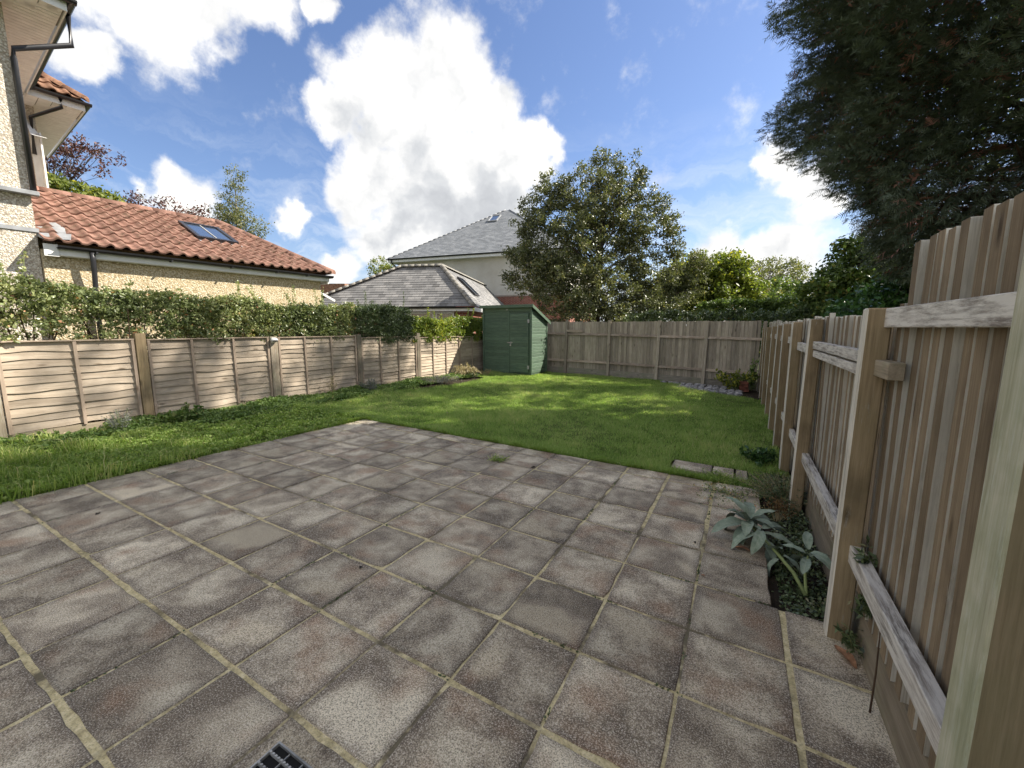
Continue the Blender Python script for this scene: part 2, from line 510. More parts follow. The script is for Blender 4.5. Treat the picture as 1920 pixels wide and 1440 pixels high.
# clay tiles
m, nt = new_mat('clay_tile')
co, rnd = obj_coord(nt)
n1 = nt.noise(co, 6.0, 5, 0.6)
n2 = nt.noise(co, 60.0, 4, 0.6)
c = nt.ramp(n1.outputs[0], [(0.3, (0.145, 0.080, 0.060)), (0.5, (0.225, 0.122, 0.092)), (0.7, (0.31, 0.185, 0.142))])
k = nt.rng(rnd, 0, 1, 0.78, 1.2)
c = nt.mix(1.0, c, nt.n('ShaderNodeCombineXYZ', {0: k, 1: k, 2: k}).outputs[0], 'MULTIPLY')
moss = nt.noise(nt.vmath('ADD', co, (3, 7, 1)).outputs[0], 8.0, 6, 0.7)
c = nt.mix(nt.rng(moss.outputs[0], 0.52, 0.64, 0, 0.7), c, (0.09, 0.075, 0.045))
finish(nt, c, 0.85, nt.math('ADD', n1.outputs[0], n2.outputs[0]), 0.3, 0.006, 0.25)
m, nt = new_mat('old_tile')
co, rnd = obj_coord(nt)
n1 = nt.noise(co, 7.0, 6, 0.7)
c = nt.ramp(n1.outputs[0], [(0.3, (0.08, 0.055, 0.035)), (0.5, (0.23, 0.125, 0.08)), (0.7, (0.34, 0.21, 0.14))])
k = nt.rng(rnd, 0, 1, 0.75, 1.25)
c = nt.mix(1.0, c, nt.n('ShaderNodeCombineXYZ', {0: k, 1: k, 2: k}).outputs[0], 'MULTIPLY')
finish(nt, c, 0.9, n1.outputs[0], 0.4, 0.01, 0.2)


def slate(name, a, b, c3):
    m, nt = new_mat(name)
    tco = nt.n('ShaderNodeTexCoord').outputs['UV']
    br = nt.n('ShaderNodeTexBrick', {'Vector': tco, 'Scale': 1.0, 'Color1': (0, 0, 0, 1), 'Color2': (1, 1, 1, 1), 'Mortar': (0.5, 0.5, 0.5, 1),
                                     'Mortar Size': 0.006, 'Brick Width': 0.30, 'Row Height': 0.2, 'Bias': 0.0})
    v = nt.n('ShaderNodeSeparateColor', {0: br.outputs[0]}).outputs[0]
    nz = nt.noise(tco, 1.2, 6, 0.65)
    nf = nt.noise(tco, 25.0, 4, 0.6)
    c = nt.ramp(nt.math('ADD', nt.math('MULTIPLY', v, 0.35), nt.math('ADD', nt.math('MULTIPLY', nz.outputs[0], 0.4), nt.math('MULTIPLY', nf.outputs[0], 0.25))),
                [(0.25, a), (0.5, b), (0.75, c3)])
    c = nt.mix(nt.math('MULTIPLY', br.outputs['Fac'], 0.6), c, (a[0] * 0.4, a[1] * 0.4, a[2] * 0.4))
    finish(nt, c, 0.8, nf.outputs[0], 0.2, 0.01, 0.2)
    return m


slate('slate_old', (0.13, 0.128, 0.125), (0.215, 0.212, 0.208), (0.33, 0.32, 0.305))
slate('slate_new', (0.145, 0.155, 0.165), (0.20, 0.212, 0.225), (0.27, 0.28, 0.29))

m, nt = new_mat('red_brick')
tco = nt.n('ShaderNodeTexCoord').outputs['UV']
br = nt.n('ShaderNodeTexBrick', {'Vector': tco, 'Scale': 1.0, 'Color1': (0.24, 0.065, 0.045, 1), 'Color2': (0.36, 0.12, 0.08, 1), 'Mortar': (0.42, 0.36, 0.31, 1),
                                 'Mortar Size': 0.008, 'Brick Width': 0.225, 'Row Height': 0.075})
nz = nt.noise(tco, 3.0, 5, 0.6)
c = nt.mix(nt.rng(nz.outputs[0], 0.4, 0.8, 0, 0.4), br.outputs[0], (0.16, 0.06, 0.045))
finish(nt, c, 0.9, br.outputs['Fac'], -0.3, 0.01, 0.2)

m, nt = new_mat('white_render')
tco = nt.n('ShaderNodeTexCoord').outputs['Object']
n1 = nt.noise(tco, 0.9, 6, 0.65)
n2 = nt.noise(tco, 45.0, 4, 0.7)
c = nt.ramp(n1.outputs[0], [(0.3, (0.56, 0.52, 0.45)), (0.6, (0.68, 0.65, 0.59)), (0.8, (0.72, 0.70, 0.65))])
c = nt.mix(nt.rng(n2.outputs[0], 0.35, 0.5, 0.3, 0.0), c, (0.36, 0.34, 0.30))
finish(nt, c, 0.9, n2.outputs[0], 0.6, 0.02, 0.2)

plain('upvc', (0.80, 0.80, 0.78), 0.35, 0.03, 0.5)
plain('soffit_white', (0.86, 0.86, 0.84), 0.5, 0.04, 0.4)
plain('black_plastic', (0.022, 0.022, 0.025), 0.35, 0.1, 0.5)
plain('lead', (0.27, 0.28, 0.29), 0.55, 0.12, 0.5)
plain('ridge_concrete', (0.25, 0.235, 0.205), 0.9, 0.15, bump=0.4, scale=20)
plain('steel', (0.40, 0.395, 0.37), 0.5, 0.2, 0.5, 0.35)
plain('brass', (0.50, 0.38, 0.14), 0.35, 0.1, 0.5, 0.9)
plain('soffit_gap', (0.22, 0.20, 0.17), 0.7)
plain('dark_void', (0.012, 0.012, 0.012), 0.9)
plain('grey_cap', (0.33, 0.33, 0.32), 0.6, 0.1)
plain('lamp_plastic', (0.62, 0.61, 0.58), 0.4, 0.05)
plain('bark', (0.10, 0.078, 0.058), 0.95, 0.25, scale=9, bump=0.7)
plain('bark_grey', (0.19, 0.17, 0.145), 0.95, 0.25, scale=9, bump=0.7)
plain('bark_birch', (0.50, 0.47, 0.43), 0.9, 0.25, scale=7, bump=0.4)
plain('twig_brown', (0.085, 0.055, 0.035), 0.95, 0.2)
plain('stem_green', (0.20, 0.24, 0.09), 0.7, 0.15)
plain('stem_straw', (0.36, 0.29, 0.17), 0.85, 0.15)
plain('dead_leaf', (0.33, 0.17, 0.09), 0.75, 0.25, scale=30, bump=0.4)
plain('dropping', (0.035, 0.028, 0.022), 0.9, 0.2)
plain('cobble', (0.32, 0.31, 0.31), 0.85, 0.25, scale=14, bump=0.5)
plain('brick_piece', (0.20, 0.075, 0.05), 0.9, 0.25, scale=14, bump=0.5)

m, nt = new_mat('glass')
g = nt.n('ShaderNodeBsdfPrincipled')
g.inputs['Base Color'].default_value = (0.06, 0.085, 0.13, 1)
g.inputs['Roughness'].default_value = 0.03
g.inputs['Specular IOR Level'].default_value = 1.0
g.inputs['Coat Weight'].default_value = 1.0
g.inputs['Coat Roughness'].default_value = 0.02
nt.n('ShaderNodeOutputMaterial', {'Surface': g.outputs[0]})

m, nt = new_mat('clear_glass')
fr = nt.n('ShaderNodeFresnel', {'IOR': 1.45})
gl = nt.n('ShaderNodeBsdfGlossy', {'Roughness': 0.02, 'Color': (0.9, 0.95, 1, 1)})
tr = nt.n('ShaderNodeBsdfTransparent', {'Color': (0.75, 0.82, 0.82, 1)})
mx = nt.n('ShaderNodeMixShader', {0: fr.outputs[0], 1: tr.outputs[0], 2: gl.outputs[0]})
nt.n('ShaderNodeOutputMaterial', {'Surface': mx.outputs[0]})


def leaf_mat(name, stops, trans=0.3, rough=0.5, spec=0.35):
    m, nt = new_mat(name)
    at = nt.n('ShaderNodeAttribute', attribute_name='tint').outputs['Fac']
    c = nt.ramp(at, stops)
    p = nt.n('ShaderNodeBsdfPrincipled', {'Base Color': c, 'Roughness': rough, 'Specular IOR Level': spec})
    tcol = nt.mix(1.0, c, (1.25, 1.35, 0.7), 'MULTIPLY')
    t = nt.n('ShaderNodeBsdfTranslucent', {'Color': tcol})
    mx = nt.n('ShaderNodeMixShader', {0: trans, 1: p.outputs[0], 2: t.outputs[0]})
    nt.n('ShaderNodeOutputMaterial', {'Surface': mx.outputs[0]})
    return m


leaf_mat('grass', [(0.0, (0.150, 0.225, 0.058)), (0.35, (0.265, 0.385, 0.105)), (0.7, (0.43, 0.53, 0.19)), (1.0, (0.66, 0.58, 0.33))], 0.42, 0.55, 0.2)
leaf_mat('long_grass', [(0.0, (0.135, 0.21, 0.045)), (0.5, (0.26, 0.37, 0.085)), (0.8, (0.42, 0.50, 0.17)), (1.0, (0.62, 0.57, 0.28))], 0.42, 0.5, 0.2)
leaf_mat('weed_leaf', [(0.0, (0.070, 0.125, 0.032)), (0.5, (0.146, 0.227, 0.060)), (0.85, (0.257, 0.335, 0.113)), (1.0, (0.398, 0.367, 0.176))], 0.3, 0.5)
leaf_mat('hedge_leaf', [(0.0, (0.092, 0.121, 0.051)), (0.5, (0.229, 0.269, 0.111)), (0.85, (0.415, 0.427, 0.193)), (1.0, (0.750, 0.379, 0.215))], 0.22, 0.32, 0.5)
leaf_mat('hedge_bright', [(0.0, (0.083, 0.114, 0.024)), (0.45, (0.176, 0.239, 0.047)), (0.85, (0.394, 0.414, 0.079)), (1.0, (0.662, 0.456, 0.079))], 0.3, 0.4, 0.4)
leaf_mat('hedge_dark', [(0.0, (0.047, 0.068, 0.031)), (0.5, (0.104, 0.143, 0.061)), (0.9, (0.187, 0.238, 0.108)), (1.0, (0.288, 0.259, 0.154))], 0.2, 0.35, 0.45)
leaf_mat('holly_leaf', [(0.0, (0.057, 0.068, 0.032)), (0.5, (0.134, 0.147, 0.067)), (0.88, (0.246, 0.257, 0.113)), (1.0, (0.435, 0.368, 0.150))], 0.2, 0.42, 0.4)
leaf_mat('yellow_leaf', [(0.0, (0.072, 0.100, 0.025)), (0.5, (0.154, 0.190, 0.043)), (0.85, (0.306, 0.324, 0.054)), (1.0, (0.540, 0.450, 0.054))], 0.35, 0.5)
leaf_mat('conifer_leaf', [(0.0, (0.041, 0.046, 0.036)), (0.45, (0.094, 0.119, 0.080)), (0.8, (0.158, 0.190, 0.125)), (1.0, (0.293, 0.149, 0.114))], 0.08, 0.65, 0.2)
leaf_mat('laurel_leaf', [(0.0, (0.024, 0.057, 0.015)), (0.5, (0.054, 0.120, 0.030)), (1.0, (0.112, 0.210, 0.068))], 0.2, 0.3, 0.5)
leaf_mat('green_leaf', [(0.0, (0.050, 0.083, 0.023)), (0.5, (0.112, 0.166, 0.046)), (0.85, (0.211, 0.276, 0.077)), (1.0, (0.384, 0.331, 0.096))], 0.3, 0.45)
leaf_mat('birch_leaf', [(0.0, (0.078, 0.091, 0.039)), (0.5, (0.150, 0.163, 0.072)), (0.85, (0.234, 0.234, 0.104)), (1.0, (0.351, 0.286, 0.117))], 0.35, 0.5)
leaf_mat('purple_leaf', [(0.0, (0.049, 0.022, 0.025)), (0.5, (0.105, 0.045, 0.045)), (0.85, (0.182, 0.084, 0.063)), (1.0, (0.126, 0.119, 0.056))], 0.3, 0.5)
leaf_mat('orange_leaf', [(0.0, (0.20, 0.055, 0.02)), (0.5, (0.38, 0.12, 0.03)), (1.0, (0.50, 0.22, 0.05))], 0.35, 0.5)
leaf_mat('silver_leaf', [(0.0, (0.120, 0.132, 0.120)), (0.5, (0.204, 0.216, 0.198)), (1.0, (0.312, 0.300, 0.288))], 0.2, 0.7)
leaf_mat('straw_leaf', [(0.0, (0.25, 0.20, 0.12)), (0.5, (0.42, 0.35, 0.22)), (1.0, (0.58, 0.50, 0.35))], 0.25, 0.8)
leaf_mat('bract_leaf', [(0.0, (0.09, 0.04, 0.02)), (0.5, (0.16, 0.09, 0.04)), (1.0, (0.28, 0.17, 0.07))], 0.25, 0.7)

# big felted leaves of the mullein
m, nt = new_mat('felt_leaf')
co, rnd = obj_coord(nt)
n1 = nt.noise(co, 30.0, 5, 0.6)
sx = nt.n('ShaderNodeSeparateXYZ', {0: nt.n('ShaderNodeTexCoord').outputs['Object']})
rib = nt.rng(nt.math('ABSOLUTE', sx.outputs[0]), 0.001, 0.006, 0.6, 0.0)
c = nt.ramp(n1.outputs[0], [(0.3, (0.16, 0.205, 0.14)), (0.5, (0.225, 0.275, 0.205)), (0.7, (0.30, 0.345, 0.265))])
c = nt.mix(rib, c, (0.30, 0.34, 0.25))
k = nt.rng(rnd, 0, 1, 0.75, 1.2)
c = nt.mix(1.0, c, nt.n('ShaderNodeCombineXYZ', {0: k, 1: k, 2: k}).outputs[0], 'MULTIPLY')
finish(nt, c, 0.85, n1.outputs[0], 0.3, 0.004, 0.15)
# ------------------------------------------------------------------ ground
rnd = random.Random(7)
nrs = np.random.RandomState(11)


def sheet(name, mat, pts, dz, res=None, wob=0.0):
    """a sheet following the garden's fall; pts = (x0, y0, x1, y1)"""
    x0, y0, x1, y1 = pts
    nx = max(2, int((x1 - x0) / (res or 1e9)) + 2)
    ny = max(2, int((y1 - y0) / (res or 1e9)) + 2)
    mb = MB()
    for j in range(ny):
        for i in range(nx):
            x = x0 + (x1 - x0) * i / (nx - 1)
            y = y0 + (y1 - y0) * j / (ny - 1)
            mb.v.append((x, y, gz(x, y) + dz + wob * (math.sin(x * 2.3 + y) + math.sin(y * 1.9 - x * 1.3)) * 0.5))
    for j in range(ny - 1):
        for i in range(nx - 1):
            a = j * nx + i
            mb.f.append((a, a + 1, a + nx + 1, a + nx))
    return kind(mb.build(name, mat, smooth=True), 'structure')


mb = MB()
mb.add([(-400, -400, -0.45), (400, -400, -0.45), (400, 400, -0.45), (-400, 400, -0.45)], [(0, 1, 2, 3)])
kind(mb.build('ground', MATS['outer_ground']), 'structure')
sheet('soil_bed', MATS['soil'], (-3.6, -4.0, 6.2, 14.2), -0.055, 0.25, 0.018)
LAWN_Z = -0.018


def lawn_inside(x, y):
    """true on the mown lawn and the grass strip beside the patio"""
    if y > 13.35 + 0.08 * math.sin(x * 3):
        return False
    if x > (5.64 if y > 4.95 else 5.45) or x < -2.9:
        return False
    if x > 3.0 and y > 12.0 - (x - 3.0) * 0.35 + 0.18 * math.sin(x * 2.1) + (0.9 if x < 3.6 else 0.0):
        return False
    if y > 4.30:
        edge = -2.3 + 0.25 * math.sin(y * 0.9) + (0.35 if 7 < y < 10.5 else 0)
        if 4.48 < y < 4.9 and 4.45 < x < 5.27:
            return False
        return x > edge
    return x < -0.36


nx, ny = 92, 110
xs = np.linspace(-3.0, 5.68, nx)
ys = np.linspace(-3.0, 13.6, ny)
mb = MB()
idx = {}
for j in range(ny):
    for i in range(nx):
        x, y = xs[i], ys[j]
        idx[i, j] = len(mb.v)
        mb.v.append((x, y, gz(x, y) + LAWN_Z + 0.012 * math.sin(x * 1.7 + 0.6 * y) * math.sin(y * 1.3)))
for j in range(ny - 1):
    for i in range(nx - 1):
        if lawn_inside((xs[i] + xs[i + 1]) / 2, (ys[j] + ys[j + 1]) / 2):
            mb.f.append((idx[i, j], idx[i + 1, j], idx[i + 1, j + 1], idx[i, j + 1]))
lawn = kind(mb.build('lawn', MATS['turf'], smooth=True), 'structure')

# ------------------------------------------------------------------ patio
PX = 0.45
patio = kind(sheet('patio', MATS['mortar'], (-0.33, -3.0, 5.86, 4.27), -0.0055, 0.3), 'structure')
# cut the bed out of the mortar sheet: only keep faces under slabs
bm = bmesh.new()
bm.from_mesh(patio.data)
kill = [f for f in bm.faces if f.calc_center_median().x > 5.40 and f.calc_center_median().y > 2.22]
bmesh.ops.delete(bm, geom=kill, context='FACES')
bm.to_mesh(patio.data)
bm.free()


def slab_mesh(wx, wy, seed):
    """a slab with slightly chipped edges, top at z = 0"""
    r = random.Random(seed)
    ch, th = 0.005, 0.045
    n = 5
    ring = []
    hx, hy = wx / 2, wy / 2
    for k in range(n):
        ring.append((-hx + wx * k / n, -hy))
    for k in range(n):
        ring.append((hx, -hy + wy * k / n))
    for k in range(n):
        ring.append((hx - wx * k / n, hy))
    for k in range(n):
        ring.append((-hx, hy - wy * k / n))
    jit = []
    for i, (x, y) in enumerate(ring):
        e = r.uniform(-0.0022, 0.0012)
        if r.random() < 0.10:
            e -= r.uniform(0.003, 0.009)
        if i % n == 0:
            e = -abs(e) * 1.6
        jit.append(e)
    mbb = MB()
    N = len(ring)
    for lvl, inset in ((0.0, ch), (-ch * 0.9, 0.0), (-th, 0.0)):
        for (x, y), e in zip(ring, jit):
            fx = 1 - (inset - e) / hx
            fy = 1 - (inset - e) / hy
            mbb.v.append((x * fx, y * fy, lvl))
    for l in range(2):
        for i in range(N):
            a, b = l * N + i, l * N + (i + 1) % N
            mbb.f.append((a, b, b + N, a + N))
    mbb.f.append(tuple(range(N)))
    return mbb.mesh('slab', MATS['slab'])


SLABS = {}


def slab(q0, q1, p0, p1, gx0=0.006, gx1=0.006, gy0=0.011, gy1=0.011, dz=0.0, parent=patio):
    x0, x1, y0, y1 = q0 * PX + gx0, q1 * PX - gx1, p0 * PX + gy0, p1 * PX - gy1
    key = (round(x1 - x0, 3), round(y1 - y0, 3), rnd.randrange(9))
    if key not in SLABS:
        SLABS[key] = slab_mesh(x1 - x0, y1 - y0, hash(key) & 0xffff)
    cx, cy = (x0 + x1) / 2 + rnd.gauss(0, 0.0016), (y0 + y1) / 2 + rnd.gauss(0, 0.0016)
    e = Euler(G_EUL)
    e.z += rnd.gauss(0, 0.0022)
    e.x += rnd.gauss(0, 0.0042)
    e.y += rnd.gauss(0, 0.0042)
    z = gz(cx, cy) + rnd.gauss(0, 0.0014) + dz
    o = put('slab', SLABS[key], parent, (cx, cy, z), e)
    return o


for p in range(-6, 10):
    for q in range(-1, 13):
        q0, q1, p0, p1 = q, q + 1, p, p + 1
        if q == -1:
            q0 = -0.78
        if q == 12:
            if p >= 5:
                continue
            q1 = 13.02
        if p == 9:
            p1 = 9.52
        if q == 11 and p >= 5:
            q1 = 11.92
        gxa = gxb = 0.0055
        if q >= 9 and p >= 6:
            gxa = gxb = 0.0135
        if q == 11:
            gxb = 0.0115
        if q == 12:
            gxa = 0.0115
        gya, gyb = (0.0105, 0.0105) if p < 3 else (0.0075, 0.0075)
        if p == 8:
            gyb = 0.0115
        slab(q0, q1, p0, p1, gxa, gxb, gya, gyb)
# three stepping slabs let into the lawn beyond the far edge
steps = thing('stepping_slabs', 'row of three grey paving slabs set in the lawn beyond the patio corner', 'paving', (4.9, 4.68, gz(4.9, 4.68)))
for x0, x1 in ((4.47, 4.90), (4.91, 5.13), (5.14, 5.26)):
    o = slab(x0 / PX, x1 / PX, 4.53 / PX, 4.86 / PX, 0.004, 0.004, 0.004, 0.004, 0.0, steps)
    o.location = Vector(o.location) - Vector(steps.location)

# drain grating let into a cut slab by the camera
dr = thing('drain_grate', 'galvanised drain grating with toothed bars at the near patio edge', 'drain', (3.825, 0.18, gz(3.825, 0.18) + 0.004), 0.0)
mb = MB()
L, W = 0.17, 0.15
for a, b in (((-W, -L, -0.03), (-W + 0.006, L, 0.010)), ((W - 0.006, -L, -0.03), (W, L, 0.010)), ((-W + 0.006, -L, -0.03), (W - 0.006, -L + 0.006, 0.010)), ((-W + 0.006, L - 0.006, -0.03), (W - 0.006, L, 0.010))):
    mb.box(a, b)
mb.build('frame', MATS['steel'], dr)
barm = MB()
barm.box((-W + 0.007, -0.0025, -0.025), (W - 0.007, 0.0025, 0.010))
for k in range(18):
    xx = -W + 0.014 + k * (2 * W - 0.028) / 17
    barm.box((xx - 0.004, -0.0032, 0.0101), (xx + 0.004, 0.0032, 0.0150))
bar_me = barm.mesh('bar', MATS['steel'])
for k in range(7):
    put('bar', bar_me, dr, (0, -L + 0.042 + k * 0.043, 0))
cb = MB().box((-0.002, -L + 0.007, -0.022), (0.002, L - 0.007, 0.004)).mesh('cross_bar', MATS['steel'])
for k in range(3):
    put('cross_bar', cb, dr, (-0.075 + k * 0.075, 0, 0))
MB().box((-W + 0.001, -L + 0.001, 0.0012 - 0.004), (W - 0.001, L - 0.001, 0.0016 - 0.004)).build('dark_sheet', MATS['dark_void'], dr)  # black sheet laid over the slab, painting the shaded pit under the bars

# ------------------------------------------------------------------ left fence: waney lap panels between posts
XF = -3.12


def waney(length, h, seed):
    """one lap board along y, lower edge wavy, slightly bowed"""
    r = random.Random(seed)
    n = max(6, int(length / 0.11))
    ph, ph2, amp = r.uniform(0, 6), r.uniform(0, 6), r.uniform(0.004, 0.012)
    bow = r.uniform(-0.006, 0.008)
    mbb = MB()
    for i in range(n + 1):
        t = i / n
        y = t * length
        lowv = -amp * (math.sin(y * 5 + ph) + 0.6 * math.sin(y * 11 + ph2)) + r.uniform(-0.002, 0.002)
        b = bow * math.sin(math.pi * t * 2 + ph)
        mbb.v += [(0.026 + b, y, lowv), (0.004 + b * 0.4, y, h), (-0.004 + b * 0.4, y, h), (0.014 + b, y, lowv)]
    for i in range(n):
        a = i * 4
        for k in range(4):
            mbb.f.append((a + k, a + (k + 1) % 4, a + 4 + (k + 1) % 4, a + 4 + k))
    mbb.f += [(0, 1, 2, 3), tuple(n * 4 + k for k in (3, 2, 1, 0))]
    return mbb.mesh('slat', MATS['lap_board'])


lf = thing('lap_fence', 'pale waney lap panel fence with grey posts along the left side', 'fence', (XF, 5.0, 0.0))


def lap_panel(y0, y1, ztop, battens, label, slats=12, h=1.16):
    zb = ztop - h
    L = y1 - y0
    r = random.Random(int(y0 * 100))
    pitch = (h - 0.06) / slats
    # frame: end battens, inner battens in front, top capping
    fm = MB()
    for yy in [y0 + 0.021] + list(battens) + [y1 - 0.021]:
        dy, k2 = yy - y0, r.gauss(0, 0.004)
        fm.hexa([(0.027, dy - 0.019, 0), (0.049, dy - 0.019, 0), (0.049, dy + 0.019, 0), (0.027, dy + 0.019, 0)],
                [(0.027, dy - 0.019 + k2, h - 0.012), (0.049, dy - 0.019 + k2, h - 0.012), (0.049, dy + 0.019 + k2, h - 0.012), (0.027, dy + 0.019 + k2, h - 0.012)])
    fm.box((-0.012, 0, h - 0.010), (0.053, L, h + 0.010))
    t = fm.build('fence_panel', MATS['lap_frame'], lf, (0, y0 - 5.0, zb), bevel=0.002)
    t['label'] = label
    for k in range(slats):
        me = waney(L - 0.03, pitch + 0.030, r.random())
        put('slat', me, t, (r.uniform(-0.002, 0.003), 0.015, 0.02 + k * pitch), (r.gauss(0, 0.003), 0, 0))
    return t


def lap_post(y, ztop, label, wdt=0.10, mat='grey_post', lean=0.0):
    zb = gz(XF, y) - 0.25
    o = MB().box((-0.05, -wdt / 2, 0), (0.05, wdt / 2, ztop - zb)).build('post', MATS[mat], lf, (0.012, y - 5.0, zb), (lean, 0, 0), bevel=0.004)
    return o


lap_panel(-1.05, 0.79, 1.40, [-0.45, 0.17], 'lap fence panel just beyond the left picture edge', 11, 1.20)
lap_post(0.86, 1.40, 'weathered grey fence post at the far left picture edge', 0.13)
lap_panel(0.94, 2.31, 1.395, [1.655], 'lap fence panel with a light slit between its boards, leftmost', 11, 1.20)
lap_post(2.385, 1.485, 'dark brown fence post standing taller than its panels, nearest the house corner', 0.13, 'side_post')
lap_panel(2.46, 4.385, 1.385, [3.07, 3.73], 'lap fence panel beyond the dark post, second from the left', 11, 1.22)
lap_post(4.47, 1.40, 'grey fence post carrying the small white lamp', 0.15)
lap_panel(4.56, 6.50, 1.375, [5.155, 5.805], 'lap fence panel just beyond the post with the lamp', 12, 1.24)
lap_post(6.575, 1.41, 'grey fence post in front of the dark dense shrub', 0.13)
lap_panel(6.65, 8.62, 1.325, [7.26, 7.91], 'lap fence panel behind the ivy border, fourth from the left', 12, 1.24)
lap_post(8.69, 1.42, 'pale fence post beside the sunniest panel', 0.12)
lap_panel(8.76, 10.70, 1.285, [9.36, 9.99], 'sunniest lap fence panel crossed by the shed shadow', 13, 1.22)
lap_panel(10.71, 12.62, 1.265, [11.44], 'lap fence panel in shade beside the green shed', 13, 1.22)
gb = MB().box((-0.02, 0, -0.12), (0.02, 11.6, 0.04))
for v_i, v in enumerate(gb.v):
    gb.v[v_i] = (v[0], v[1], v[2] + gz(XF, 0.95 + v[1]) + 0.03)
gb.build('gravel_board', MATS['gravel_timber'], lf, (0.006, 0.95 - 5.0, 0))

# lamp on the third post
lp = thing('post_lamp', 'small white plastic lamp fixed near the top of a fence post', 'lamp', (XF + 0.062, 4.45, 1.33))
mbb = MB()
for i in range(9):
    for k in range(12):
        th, ph = math.pi * i / 8, 2 * math.pi * k / 12
        mbb.v.append((0.045 + 0.05 * math.sin(th) * math.cos(ph), 0.075 * math.sin(th) * math.sin(ph), 0.05 * math.cos(th)))
for i in range(8):
    for k in range(12):
        mbb.f.append((i * 12 + k, i * 12 + (k + 1) % 12, (i + 1) * 12 + (k + 1) % 12, (i + 1) * 12 + k))
mbb.build('housing', MATS['lamp_plastic'], lp, smooth=True)
MB().box((0.078, -0.04, -0.028), (0.098, 0.04, -0.002)).build('sensor_window', MATS['black_plastic'], lp, bevel=0.004)
MB().box((0.0, -0.035, -0.06), (0.02, 0.035, 0.05)).build('bracket', MATS['lamp_plastic'], lp, bevel=0.004)


# ------------------------------------------------------------------ feather-edge paling
def paling_mesh(h, wdt, t0, t1, mat, mat2=None, name='paling', cut=0.0):
    """local: length z, width y, thickness towards -x; thin edge at y=0, thick at y=w"""
    m2 = MB()
    m2.hexa([(-t1, 0, 0), (0, 0, 0), (0, wdt, 0), (-t0, wdt, 0)], [(-t1, 0, h), (0, 0, h), (0, wdt, h + cut), (-t0, wdt, h + cut)])
    me = m2.mesh(name, mat, bevel=0.0015)
    if mat2 is not None:
        me.materials.append(mat2)
        for p in me.polygons:
            if p.normal.y < -0.7:
                p.material_index = 1
    return me


# back fence
YB = 13.74
bf = thing('back_fence', 'grey closeboard fence with posts and two rails across the end of the lawn', 'fence', (2.4, YB, -0.1))
BX, BY, BZ = bf.location


def to_bf(x, y, z):
    return (x - BX, y - BY, z - BZ)


def yb(x):
    return YB - max(0.0, x - 1.5) * 0.16


r = random.Random(5)
variants = []
for k in range(6):
    variants.append(paling_mesh(1.62, 0.108, 0.006, 0.014, MATS['back_paling']))
rotx = Matrix.Rotation(-math.pi / 2, 4, 'Z')
x = -1.75
while x < 5.62:
    dz = gz(x, YB) + 0.16
    top = 1.785 - 0.0035 * (x + 1) + r.gauss(0, 0.006)
    h = top - dz
    o = put('paling', variants[r.randrange(6)], bf, to_bf(x, yb(x), dz), (r.gauss(0, 0.004), r.gauss(0, 0.004), math.pi / 2 if x < 1.5 else math.pi / 2 - 0.158), (1, 1, h / 1.62))
    x += 0.098 + r.uniform(-0.003, 0.004)
pm = MB().box((-0.045, -0.10, 0), (0.045, -0.02, 2.02)).mesh('post', MATS['back_paling'], bevel=0.004)
for px_, py_ in ((-0.50, 13.72), (1.09, 13.74), (2.74, 13.56), (4.15, 13.34), (5.60, 13.10)):
    put('post', pm, bf, to_bf(px_, yb(px_) - 0.005, gz(px_, YB) - 0.12), (r.gauss(0, 0.01), r.gauss(0, 0.008) + 0.02, 0))
for (xa, xb) in ((-1.7, 1.09), (1.09, 2.74), (2.74, 4.15), (4.15, 5.6)):
    for zz in (1.39, 0.42):
        za, zbb = zz + gz(xa, YB) * 0.9, zz + gz(xb, YB) * 0.9
        rb = MB()
        ya, yb2 = yb(xa), yb(xb)
        t = 0.035
        rb.hexa([(xa, ya - 0.072, za - t), (xb, yb2 - 0.072, zbb - t), (xb, yb2 - 0.016, zbb - t), (xa, ya - 0.016, za - t)],
                [(xa, ya - 0.052, za + t), (xb, yb2 - 0.052, zbb + t), (xb, yb2 - 0.016, zbb + t), (xa, ya - 0.016, za + t)])
        rb.v = [to_bf(*v) for v in rb.v]
        rb.build('rail', MATS['back_rail'], bf)
gbb = MB()
for (xa, xb) in ((-1.75, 1.09), (1.10, 2.74), (2.75, 4.15), (4.16, 5.6)):
    gbb = MB()
    for z0_, z1_ in ((-0.12, 0.17),):
        gbb.hexa([to_bf(xa, yb(xa) - 0.022, gz(xa, YB) + z0_), to_bf(xb, yb(xb) - 0.022, gz(xb, YB) + z0_), to_bf(xb, yb(xb) + 0.008, gz(xb, YB) + z0_), to_bf(xa, yb(xa) + 0.008, gz(xa, YB) + z0_)],
                 [to_bf(xa, yb(xa) - 0.022, gz(xa, YB) + z1_), to_bf(xb, yb(xb) - 0.022, gz(xb, YB) + z1_), to_bf(xb, yb(xb) + 0.008, gz(xb, YB) + z1_), to_bf(xa, yb(xa) + 0.008, gz(xa, YB) + z1_)])
    gbb.build('gravel_board', MATS['gravel_timber_x'], bf)
MB().box((0, 0, 0), (0.62, 0.03, 0.07)).build('rail', MATS['lap_rail'], bf, to_bf(-0.46, YB - 0.11, 1.43), (0, 0.02, 0))

